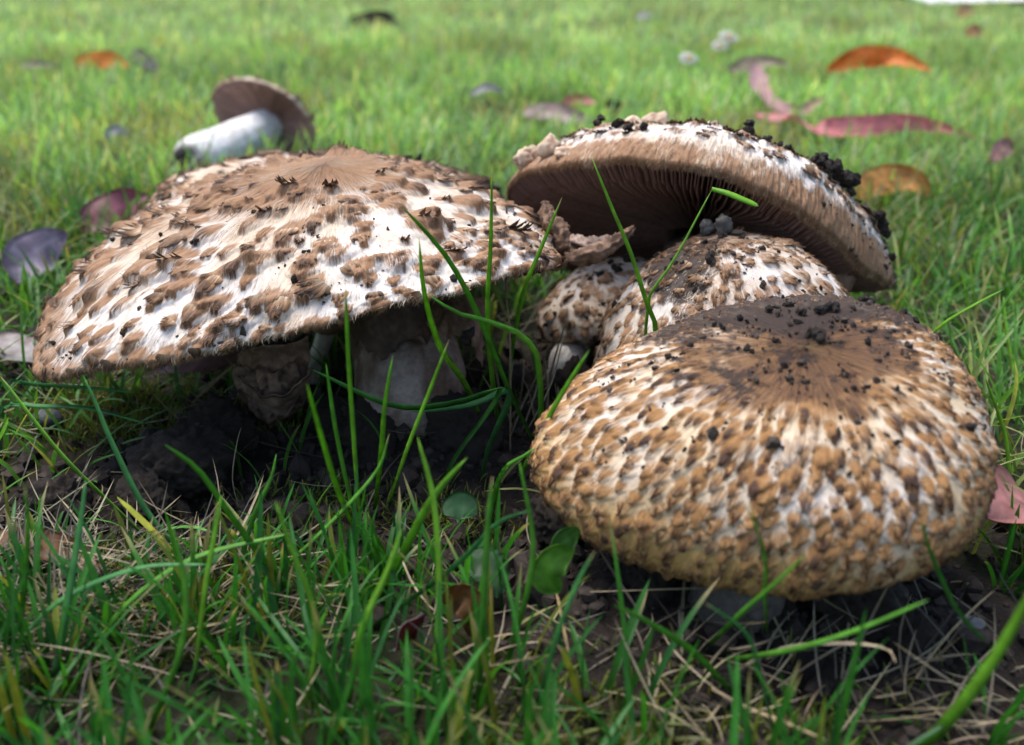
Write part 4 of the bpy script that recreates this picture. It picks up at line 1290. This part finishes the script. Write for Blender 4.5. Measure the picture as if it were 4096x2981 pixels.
BR, MD, DK, BL = ((.12, .28, .025), (.20, .46, .035)), ((.075, .22, .025), (.12, .36, .035)), ((.04, .15, .025), (.07, .26, .04)), ((.05, .17, .045), (.085, .31, .085))
hero = [
    # points base -> tip in 2268-px units, depth at base (None = ground), depth at tip, width mm, colour, label
    ([(1453, 745), (1430, 665), (1395, 555), (1355, 460), (1310, 347)], .285, .272, 1.7, BR, "straight green grass blade crossing in front of the tilted gills"),
    ([(1437, 668), (1465, 620), (1505, 555), (1545, 480), (1578, 418)], .284, .282, 1.0, BR, None),
    ([(1120, 905), (1140, 740), (1165, 630), (1190, 570), (1245, 437)], None, .255, 1.8, BR, "green grass blade leaning past the flat cap's pointed margin towards the gills"),
    ([(1110, 960), (1095, 880), (1080, 700), (1087, 540), (1090, 365)], None, .235, 1.6, BR, "upright grass blade with soft tip overlapping the flat cap's margin"),
    ([(1185, 985), (1130, 870), (1060, 700), (1000, 585), (940, 510), (880, 448)], None, .235, 2.1, MD, "long grass blade arching across the flat cap's white front"),
    ([(1075, 950), (1030, 850), (975, 770), (940, 650), (928, 525)], None, .228, 1.9, BR, "grass blade with pointed tip standing before the flat cap's tufted rim"),
    ([(1195, 830), (1160, 748), (1080, 712), (1010, 692), (945, 650)], .262, .245, 1.8, MD, "short grass blade bending sideways below the flat cap's rim"),
    ([(800, 1165), (790, 1060), (783, 960), (772, 800), (765, 630)], None, .212, 1.6, BR, "tall thin grass blade standing before the thick stem, tip over the white cap"),
    ([(830, 1130), (845, 1000), (852, 900), (870, 788)], None, .225, 1.5, BR, "grass blade leaning in front of the thick stem's middle"),
    ([(860, 1120), (900, 1000), (950, 870), (995, 752)], None, .225, 1.5, BR, "grass blade slanting across the thick stem's lower edge"),
    ([(1010, 1010), (1110, 866), (1040, 885), (940, 902), (850, 893), (690, 818)], .285, .262, 2.3, DK, "long grass blade lying flat across the thick stem's foot"),
    ([(1080, 1000), (1130, 868), (1050, 893), (950, 908), (905, 912)], .285, .275, 2.4, BL, "bluish-green grass blade lying across the thick stem beside a long flat one"),
    ([(790, 1180), (750, 1090), (710, 960), (680, 850)], None, .19, 1.7, BR, "bright grass blade bending above the soil clod towards the thick stem"),
    ([(805, 1190), (780, 1120), (745, 960), (722, 805)], None, .23, 1.6, MD, "slim green blade rising next to the tall thin one before the thick stem"),
    ([(1150, 1060), (1195, 965), (1240, 880), (1305, 776)], None, .212, 1.9, BR, "grass blade leaning against the bun-shaped cap's edge"),
    ([(640, 1320), (590, 1250), (510, 1140), (440, 1042), (365, 985)], None, .205, 1.9, MD, "broad grass blade leaning over the large crumbly soil clod"),
    ([(440, 1260), (330, 1140), (250, 985), (215, 900), (185, 833)], None, .25, 1.8, BL, "long curved grass blade rising to the flat cap's drooping edge"),
    ([(120, 1500), (150, 1330), (178, 1160), (190, 1063)], None, .21, 1.9, BL, "pale-tipped grass blade standing beside the lone soil clod"),
    ([(840, 1330), (900, 1210), (960, 1100), (1035, 1013)], None, .20, 2.0, BR, "bright blade slanting up towards the rounded dull leaf"),
    ([(955, 1560), (972, 1330), (962, 1120), (925, 968)], None, .20, 1.8, BR, "upright bright blade passing beside the rounded dull leaf"),
    ([(1060, 1580), (1070, 1380), (1078, 1200), (1090, 1055)], None, .19, 1.7, MD, "dull green blade standing near the toothed leaf"),
    ([(430, 1500), (455, 1300), (480, 1160), (490, 1095)], None, .20, 1.6, BR, "bright blade rising beside the brown seed husk's turf"),
    ([(520, 1300), (560, 1150), (600, 1060), (612, 1005)], None, .235, 1.3, MD, "slim blade at the edge of the large crumbly soil clod"),
    ([(365, 1230), (240, 1110), (130, 1000), (0, 832)], None, .27, 1.6, BR, "long blade running diagonally past the lone soil clod"),
    ([(45, 1400), (62, 1180), (54, 1075)], None, .19, 1.5, MD, "blade standing in the straw beside the rust-brown leaf"),
    ([(1620, 1530), (1530, 1440), (1430, 1375), (1360, 1340)], None, .18, 1.5, MD, "green grass blade lying low before the bun-shaped cap's shaded soil"),
    ([(1590, 1465), (1750, 1440), (1900, 1395), (2058, 1328)], None, .17, 1.3, MD, "long arching grass blade below the bun-shaped cap's ragged edge"),
    ([(1560, 1440), (1640, 1360), (1720, 1290), (1785, 1228)], None, .172, 1.2, MD, "dim grass blade slanting over the bun-shaped cap's lower edge"),
    ([(1700, 1420), (1694, 1320), (1695, 1240), (1660, 1120)], None, .165, 1.1, MD, "dim grass blade standing against the bun-shaped cap's lower edge"),
    ([(1720, 1650), (1680, 1480), (1650, 1400), (1560, 1335)], None, .18, 1.0, BL, "thin bluish blade drooping in front of the bun-shaped mushroom's stem"),
    ([(2200, 1440), (2120, 1350), (2060, 1220), (2042, 1150)], None, .185, 1.2, DK, "dark grass blade curving before the bun-shaped cap's far shoulder"),
    ([(2040, 1660), (2130, 1560), (2220, 1430), (2300, 1280)], None, .15, 2.6, BR, "broad grass blade cutting across the corner of the turf beyond the soil"),
    ([(1190, 1560), (1240, 1390), (1280, 1290), (1318, 1220)], None, .175, 1.5, BL, "bluish grass blade below the small bright green leaf"),
    ([(1120, 1480), (1170, 1300), (1180, 1190), (1150, 1020)], None, .2, 1.4, MD, "blade rising between the toothed leaf and the bright oval leaf"),
    ([(1085, 1160), (1110, 1050), (1160, 1010), (1190, 990)], None, .23, 1.4, MD, "short blade tipping towards the bun-shaped cap over the round leaf"),
    ([(620, 1260), (700, 1190), (830, 1050), (862, 960)], None, .225, 1.3, MD, "slim blade leaning across the soil before the thick stem"),
    ([(780, 1420), (1000, 1260), (1100, 1160), (1180, 1130)], None, .20, 1.4, BL, "bluish blade stretching low from the turf towards the round leaf"),
    ([(200, 1480), (260, 1360), (420, 1240), (650, 1180)], None, .22, 1.5, MD, "low arching blade over the dry straw and moss"),
    ([(0, 1480), (120, 1340), (300, 1260), (470, 1250)], None, .21, 1.5, BL, "bluish blade arching over the straw below the lone soil clod"),
    ([(680, 1560), (700, 1380), (640, 1200), (610, 1110)], None, .19, 1.6, BR, "bright upright blade in the front turf below the large clod"),
    ([(770, 1560), (800, 1400), (860, 1260), (890, 1170)], None, .185, 1.7, BR, "bright upright blade in the front turf below the thick stem"),
    ([(330, 1620), (400, 1440), (410, 1300), (380, 1160)], None, .185, 1.5, MD, "curved blade in the front turf below the lone clod"),
    ([(2268, 1180), (2240, 1080), (2225, 960), (2180, 830)], None, .27, 1.5, BR, "grass blade at the far side of the bun-shaped cap near the pink leaf"),
    ([(2010, 800), (2080, 725), (2150, 680), (2225, 640)], .33, .30, 1.4, BR, "thin arched grass blade reaching away from the bun-shaped cap's crown"),
    ([(2262, 900), (2245, 820), (2230, 740), (2222, 655)], None, .36, 1.6, BR, "upright lawn blade beyond the bun-shaped cap"),
    ([(2150, 880), (2180, 790), (2210, 700), (2268, 610)], None, .33, 1.2, MD, "thin lawn blade leaning outward beyond the bun-shaped cap"),
    ([(0, 905), (90, 900), (200, 905), (330, 940)], .30, .29, 1.5, BL, "long blade bowing over the turf beneath the flat cap's drooping edge"),
    ([(0, 850), (80, 852), (180, 858), (310, 870)], .32, .31, 1.4, BL, "horizontal bluish blade just beneath the flat cap's drooping edge"),
]
for (pts, zb, zt, w, cl, lab) in hero:
    q = [np.array(a) * K for a in pts]
    z0 = gdepth(q[0][1]) if zb is None else zb
    dist = np.r_[0, np.cumsum([np.hypot(*(q[i + 1] - q[i])) for i in range(len(q) - 1)])]
    zs = z0 + (zt - z0) * (dist / dist[-1]) ** .55
    path = [P(a[0], a[1], z) for a, z in zip(q, zs)]
    if path[0][2] > .003:
        a = path[0]
        path.insert(0, np.array([a[0] + (a[0] - path[1][0]) * .3, a[1] + .002, float(gz(a[0], a[1])) - .001]))
    V, F, c = ribbon(path, w * .001, cl[0], cl[1], twist=RNG.uniform(-.5, .5), tipcol=(.35, .28, .12) if RNG.random() < .3 else None)
    b = path[0]
    if lab is None:   # snapped blade: upright shaft plus folded-over tip are one blade
        V2, F2, c2 = ribbon([P(1576 * K, 419 * K, .282), P(1610 * K, 428 * K, .28), P(1650 * K, 444 * K, .279), P(1681 * K, 457 * K, .279)], .0017, cl[1], cl[1], taper=9, tipcol=(.45, .38, .18))
        F = [f for f in F] + [f + len(V) for f in F2]
        V = np.vstack([V, V2])
        c = np.vstack([c, c2])
        lab = "snapped grass blade with its tip folded over below the gills"
    link("grass_blade", mesh("grass_blade", V - b, F, M_GRASS, c), label=lab, cat="grass blade", group="long grass blades in front of the mushrooms", loc=b)
# dry stalks in the tuft between the mushrooms
for i in range(16):
    b = np.array([2085 + RNG.normal(0, 75), 1700 + RNG.normal(0, 30)])
    t_ = b + [RNG.normal(20, 90), -RNG.uniform(120, 480)]
    z0 = gdepth(b[1])
    pth = [P(*b, z0), P(*(b * .5 + t_ * .5 + RNG.normal(0, 18, 2)), z0 - .004), P(*t_, z0 - RNG.uniform(0, .02))]
    cc_ = np.array([.42, .34, .21]) * RNG.uniform(.55, 1.2)
    V, F, c = ribbon(pth, RNG.uniform(.0006, .0011), cc_ * .7, cc_)
    link("dry_stalk", mesh("dry_stalk", V - pth[0], F, M_STRAW, c), label="dry beige stalk in the tuft beside the small mushroom", cat="dry grass", group="dry stalks beside the small mushroom", loc=pth[0])
for lab, pts, z0, z1, w, cl in [
    ("thin bent dry stalk arching over the flat cap's pointed margin", [(1130, 760), (1120, 640), (1135, 590), (1170, 545), (1200, 527)], .29, .285, .7, (.34, .24, .13)),
    ("thick tan twig rising behind the shrivelled mushroom", [(415, 950), (430, 890), (470, 850), (540, 790)], .34, .335, 1.5, (.26, .17, .09)),
    ("pale dry blade curling over the shaded soil below the bun-shaped cap", [(1600, 1505), (1720, 1440), (1850, 1425), (1960, 1435), (1985, 1470)], None, .185, 1.0, (.38, .31, .20)),
    ("dry straw crossing the turf below the bun-shaped cap", [(1500, 1480), (1640, 1560), (1740, 1600), (1830, 1640)], None, .175, .9, (.36, .27, .16)),
    ("dry straw lying beside the bright green leaf", [(1190, 1250), (1230, 1310), (1245, 1370), (1260, 1450)], None, .19, .9, (.40, .30, .15)),
    ("dry root thread hanging over the soil clod under the flat cap", [(530, 1130), (515, 1060), (525, 980), (535, 945)], None, .27, .4, (.22, .18, .12))]:
    q = [np.array(a) * K for a in pts]
    za = gdepth(q[0][1]) if z0 is None else z0
    pth = [P(a[0], a[1], z) for a, z in zip(q, np.linspace(za, z1, len(q)))]
    if pth[0][2] > .003:
        pth.insert(0, np.array([pth[0][0], pth[0][1], -.001]))
    V, F, c = ribbon(pth, w * .001, np.array(cl) * .75, cl, keel=.7)
    link("dry_stalk", mesh("dry_stalk", V - pth[0], F, M_STRAW, c), label=lab, cat="dry grass", loc=pth[0])


# ------------------------------------------------------------------ leaves and small things
def leaf(name, label, path, w, cols, cat="leaf", up=(0, 0, 1), fold=.25, shape=.8, serr=0.0, roll=0.0, seed=0, mat=None, wave=.1):
    """leaf blade along a 3-D midrib, with midrib groove and thickness"""
    nu, nv = 34, 9
    mid = crom(path, nu)
    s = np.linspace(0, 1, nu)
    tan = unit(np.gradient(mid, axis=0))
    upv = np.tile(np.array(up, float), (nu, 1))
    side = unit(np.cross(tan, upv))
    nrm = np.cross(side, tan)
    if np.ndim(roll) or roll:
        a = np.interp(s, np.linspace(0, 1, len(np.atleast_1d(roll))), np.atleast_1d(roll))
        side, nrm = side * np.cos(a)[:, None] + nrm * np.sin(a)[:, None], nrm * np.cos(a)[:, None] - side * np.sin(a)[:, None]
    hw = w * .5 * np.sin(np.pi * np.clip(s, 0, 1) ** shape) ** .8 + w * .012
    if serr:
        hw = hw * (1 + serr * np.abs(((s * 9) % 1) - .5) * 2)
    q = np.linspace(-1, 1, nv)
    wav = wave * w * np.sin(s * 9 + seed)[:, None] * q[None] ** 2
    V = mid[:, None] + side[:, None] * (hw[:, None] * q)[..., None] + nrm[:, None] * (np.abs(q)[None] ** 1.4 * hw[:, None] * fold + wav)[..., None]
    V = V + nrm[:, None] * ((fbm(V * (1.2 / w) + seed, 3) - .5) * w * .22)[..., None]
    th = max(.00035, w * .012)
    W = V - nrm[:, None] * th
    n = nu * nv
    f = grid_faces(nu, nv)
    rim = np.array(list(range(0, nv)) + [i * nv + nv - 1 for i in range(1, nu)] + [(nu - 1) * nv + j for j in range(nv - 2, -1, -1)] + [i * nv for i in range(nu - 2, 0, -1)])
    F = [f[:, ::-1], f + n, np.stack([rim, np.roll(rim, -1), np.roll(rim, -1) + n, rim + n], -1)]
    nz = fbm(V * (5 / w) + seed, 3).reshape(-1)
    c = lerp3(cols[0], cols[1], smooth(.35, .65, nz))
    mr = np.exp(-(np.tile(q, nu) / .1) ** 2) * .5
    c = c * (1 - mr[:, None]) + np.array(cols[0]) * 1.3 * mr[:, None]
    base = path[0]
    under = np.array(cols[2]) if len(cols) > 2 else None
    c2 = np.tile(under, (n, 1)) if under is not None else c * .85
    return link(name, mesh(name, np.vstack([V.reshape(-1, 3), W.reshape(-1, 3)]) - base, F, mat or M_LEAF, np.vstack([c, c2])), label=label, cat=cat, loc=base)


def gp(px, py, h=0.0):
    """point standing h metres above the ground, seen at that pixel"""
    return G(px, py, h)


OR_ = ((.80, .27, .035), (.62, .16, .02))
leaf("fallen_leaf", "bright orange fallen leaf arched over the lawn beyond the tipped-back cap", [gp(3305, 285, 0.022), gp(3420, 235, 0.037), gp(3530, 225, 0.038), gp(3640, 250, 0.033), gp(3725, 285, 0.025)], .026, OR_, up=(0, -1, .35), fold=.1, seed=1)
leaf("fallen_leaf", "small orange fallen leaf in the lawn behind the uprooted mushroom", [gp(292, 250, 0.026), gp(380, 240, 0.029), gp(460, 245, 0.028), gp(520, 275, 0.021)], .022, ((.78, .28, .035), (.55, .16, .02)), up=(0, -1, .4), fold=.1, seed=2)
leaf("fallen_leaf", "pale dry leaf lying beside the small orange one", [gp(75, 265, 0.022), gp(150, 258, 0.025), gp(235, 262, 0.022)], .010, ((.46, .40, .32), (.36, .28, .2)), up=(0, -1, .5), seed=3)
leaf("fallen_leaf", "dark curled brown leaf behind the small orange leaf", [gp(520, 205, 0.025), gp(570, 235, 0.026), gp(640, 290, 0.021)], .020, ((.10, .08, .05), (.06, .05, .03)), up=(0, -1, .5), seed=4)
leaf("fallen_leaf", "long pink twisted leaf lying behind the tipped-back cap", [gp(3005, 455, 0.025), gp(3150, 480, 0.022), gp(3280, 520, 0.021), gp(3450, 505, 0.022), gp(3620, 490, 0.025), gp(3760, 510, 0.022), gp(3900, 555, 0.016)], .018, ((.70, .27, .27), (.62, .19, .21), (.6, .38, .35)), up=(0, -1, .5), roll=(.0, .9, .2, -.5, .1), seed=5)
leaf("fallen_leaf", "dusky pink curled leaf standing in the lawn below the daisies", [gp(3020, 250, 0.037), gp(3035, 330, 0.033), gp(3090, 410, 0.026), gp(3190, 450, 0.021), gp(3300, 395, 0.025)], .020, ((.56, .32, .30), (.44, .24, .23), (.56, .46, .41)), up=(0, -1, .3), roll=(.2, -.3, .8), seed=6)
leaf("fallen_leaf", "tan dry leaf arching above the dusky pink curled leaf", [gp(2905, 290, 0.026), gp(2990, 255, 0.034), gp(3080, 248, 0.036), gp(3160, 262, 0.033)], .016, ((.50, .40, .30), (.40, .30, .2)), up=(0, -1, .5), seed=7)
leaf("fallen_leaf", "ochre leaf half buried in grass beside the tipped-back cap", [gp(3425, 800, 0.012), gp(3500, 730, 0.020), gp(3600, 715, 0.021), (gp(3680, 740, 0.018)), gp(3745, 800, 0.009)], .018, ((.62, .33, .09), (.46, .21, .06)), up=(0, -1, .6), fold=.15, seed=8)
leaf("fallen_leaf", "pale pinkish leaf in the grass behind the gap between caps", [gp(2085, 450, 0.018), gp(2170, 445, 0.021), gp(2280, 465, 0.020), gp(2400, 490, 0.015)], .017, ((.52, .40, .37), (.42, .28, .26)), up=(0, -1, .5), seed=9)
leaf("fallen_leaf", "pink sliver of leaf just above the pale pinkish leaf", [gp(2250, 410, 0.021), gp(2310, 400, 0.022), gp(2390, 415, 0.021)], .010, ((.55, .22, .18), (.4, .15, .13)), up=(0, -1, .5), seed=10)
leaf("bark_chip", "dark brown bark chip beyond the tipped-back cap's lumpy edge", [gp(2430, 455, 0.016), gp(2455, 430, 0.020), gp(2490, 425, 0.020)], .014, ((.05, .028, .018), (.03, .018, .012)), cat="bark", up=(0, -1, .3), seed=11)
leaf("fallen_leaf", "lilac-grey leaf propped behind the flat cap's drooping side", [P(75, 1130, .43), P(110, 1040, .435), P(180, 980, .44), P(270, 935, .445)], .020, ((.42, .36, .43), (.32, .25, .32)), up=(.3, -1, .4), fold=.12, seed=12)
leaf("fallen_leaf", "dark crimson leaf partly covered by the flat cap's rear edge", [P(330, 930, .50), P(400, 880, .505), P(480, 830, .51), P(590, 780, .515)], .022, ((.34, .11, .14), (.22, .07, .10)), up=(0, -1, .5), fold=.15, seed=13)
leaf("fallen_leaf", "white-edged reddish leaf curving out from under the drooping edge", [P(-60, 1360, .355), P(40, 1375, .355), P(140, 1415, .352), P(260, 1475, .35)], .014, ((.42, .38, .37), (.30, .22, .20), (.16, .035, .02)), up=(0, -.3, 1), fold=.1, seed=14)
leaf("fallen_leaf", "thin rust-brown leaf edge lying by the lone soil clod", [gp(-30, 2135, .006), gp(120, 2165, .006), gp(280, 2215, .004), gp(430, 2290, .002)], .008, ((.24, .12, .05), (.16, .07, .03), (.10, .04, .03)), up=(0, -.6, 1), fold=.1, seed=15)
leaf("fallen_leaf", "pink-topped leaf with dark red underside beside the bun-shaped cap", [P(3925, 2060, .242), P(3990, 2000, .245), P(4070, 1990, .25), P(4180, 2030, .255)], .018, ((.55, .25, .22), (.45, .18, .16), (.16, .02, .02)), up=(-.15, -.55, 1), fold=.05, seed=16)
leaf("fallen_leaf", "dull pink leaf lying on the turf beneath the flat cap", [gp(590, 1450, .010), gp(720, 1430, .012), gp(850, 1420, .012), gp(990, 1400, .010)], .014, ((.42, .26, .24), (.34, .19, .18)), up=(0, -.8, 1), fold=.05, seed=17)
leaf("leaf_scrap", "dark red leaf scrap poking up in the front turf", [gp(1585, 2600, .003), gp(1630, 2530, .008), gp(1690, 2450, .012)], .006, ((.16, .03, .03), (.10, .02, .02), (.3, .26, .28)), up=(.8, -.6, .2), seed=18)
leaf("seed_husk", "small brown curled husk in the front turf beneath the toothed leaf", [gp(1790, 2420, .008), gp(1850, 2390, .012), gp(1900, 2450, .009), gp(1890, 2550, .002)], .007, ((.28, .14, .05), (.18, .08, .03)), cat="husk", up=(0, -1, .3), fold=.5, seed=19)
GRL = ((.10, .26, .02), (.07, .19, .015))
leaf("weed_leaf", "bright green oval leaf by the bun-shaped cap's shaded edge", [P(2235, 2370, .212), P(2190, 2310, .21), P(2225, 2240, .21), P(2300, 2200, .213)], .0072, GRL, up=(.25, -1, .3), fold=.08, shape=.9, seed=20, mat=M_GRASS, wave=.03)
leaf("weed_leaf", "darker green leaf just above the bright oval one", [P(2235, 2235, .214), P(2250, 2180, .214), P(2290, 2140, .216), P(2320, 2120, .218)], .0055, ((.05, .15, .02), (.035, .11, .015)), up=(.4, -1, .3), fold=.1, seed=21, mat=M_GRASS, wave=.03)
leaf("weed_leaf", "toothed dull green leaf low on the soil", [P(1880, 2210, .232), P(1940, 2260, .23), P(1980, 2320, .228), P(1990, 2390, .226)], .0075, ((.030, .085, .025), (.022, .065, .02)), up=(.3, -1, .5), fold=.1, serr=.35, seed=22, mat=M_GRASS)
leaf("weed_leaf", "rounded dull green leaf lying on the dark soil", [P(1905, 2060, .245), P(1860, 2030, .246), P(1810, 2035, .247), P(1775, 2060, .246)], .0078, ((.030, .095, .030), (.025, .075, .025)), up=(0, -.8, .7), fold=.06, shape=1.0, seed=23, mat=M_GRASS, wave=.02)
for (pa, pb, h, w, cl, lab) in [((1880, 385), (2015, 375), .028, .008, (.55, .52, .48), "pale dry strip lying in the lawn beyond the flat cap"), ((2545, 80), (2610, 70), .03, .02, (.55, .5, .48), "pale leaf far off in the lawn towards the daisies"), ((3830, 60), (3910, 52), .035, .03, (.55, .32, .12), "pale orange leaf far off near the gravel path"), ((3860, 145), (3930, 140), .035, .02, (.52, .28, .12), "faded orange leaf beyond the bright orange one"), ((1390, 110), (1610, 95), .022, .05, (.10, .065, .03), "brown clump of dead leaf far off in the lawn"), ((3960, 650), (4060, 615), .02, .012, (.42, .22, .2), "faint pink leaf in the grass past the ochre leaf"), ((420, 560), (520, 555), .02, .008, (.46, .45, .44), "small pale scrap in the lawn near the uprooted stem")]:
    A, B = gp(*pa, h), gp(*pb, h)
    leaf("fallen_leaf", lab, [A, A * .66 + B * .34 + [0, 0, .006], A * .33 + B * .67 + [0, 0, .006], B], w, (cl, np.array(cl) * .7), up=(0, -1, .6), seed=int(pa[0]))

# daisies
def daisy(px, py, d, h, r, lab):
    top = P(px, py, d)
    root = link("daisy", None, label=lab, cat="daisy", group="daisies in the lawn", loc=(top[0], top[1], 0))
    b = np.array([top[0], top[1], 0])
    V, F, m, n = tube(crom([[0, 0, -.002], [.003, 0, top[2] * .5], top - b], 12), np.full(12, .0011), 8, 1)
    link("stalk", mesh("stalk", V, F, M_GRASS, np.tile((.06, .15, .03), (len(V), 1))), root)
    ax = unit(np.array([.1, -.5, .85]))
    s1 = unit(np.cross(ax, [1, 0, 0]))
    s2 = np.cross(ax, s1)
    for i in range(16):
        a = i / 16 * 2 * np.pi
        dr = s1 * math.cos(a) + s2 * math.sin(a)
        V, F, c = ribbon([top - b + dr * r * .25, top - b + dr * r * .6 + ax * r * .1, top - b + dr * r], r * .38, (.82, .82, .82), (.82, .82, .82), taper=6)
        # petals lie in the flower's own plane
        link("petal", mesh("petal", V, F, M_PETAL, c), root)
    V, F = ICO[2]
    link("disc", mesh("disc", V * r * .3, F, M_PETAL, np.tile((.75, .50, .06), (len(V), 1))), root, loc=top - b + ax * r * .05)


daisy(2755, 235, 1.10, 0, .0105, "single white daisy standing apart in the lawn")
daisy(2880, 185, 1.32, 0, .011, "white daisy slightly below its neighbour in the daisy pair")
daisy(2915, 150, 1.36, 0, .0135, "white daisy slightly above its neighbour in the daisy pair")

# pebbles
for (x, y, s, cl, lab, sd_) in [(3870, 2530, 62, (.16, .16, .165), "rough grey pebble on the soil past the bun-shaped cap", 1), (190, 1700, 58, (.035, .04, .05), "smooth dark bluish pebble among moss and grass", 2), (3780, 2560, 30, (.14, .13, .13), "small grey pebble beside the rough grey one", 3)]:
    V, F = ICO[3]
    r = s / FPX * gdepth(y)
    v = V * (1 + .35 * (fbm(V * 1.2 + sd_ * 5, 3) - .5))[:, None] * [r * 1.1, r, r * .75]
    p = G(x, y)
    link("pebble", mesh("pebble", v, F, M_STONE, lerp3(cl, np.array(cl) * .6, fbm(V * 3, 2))), label=lab, cat="pebble", loc=p + [0, 0, r * .3])
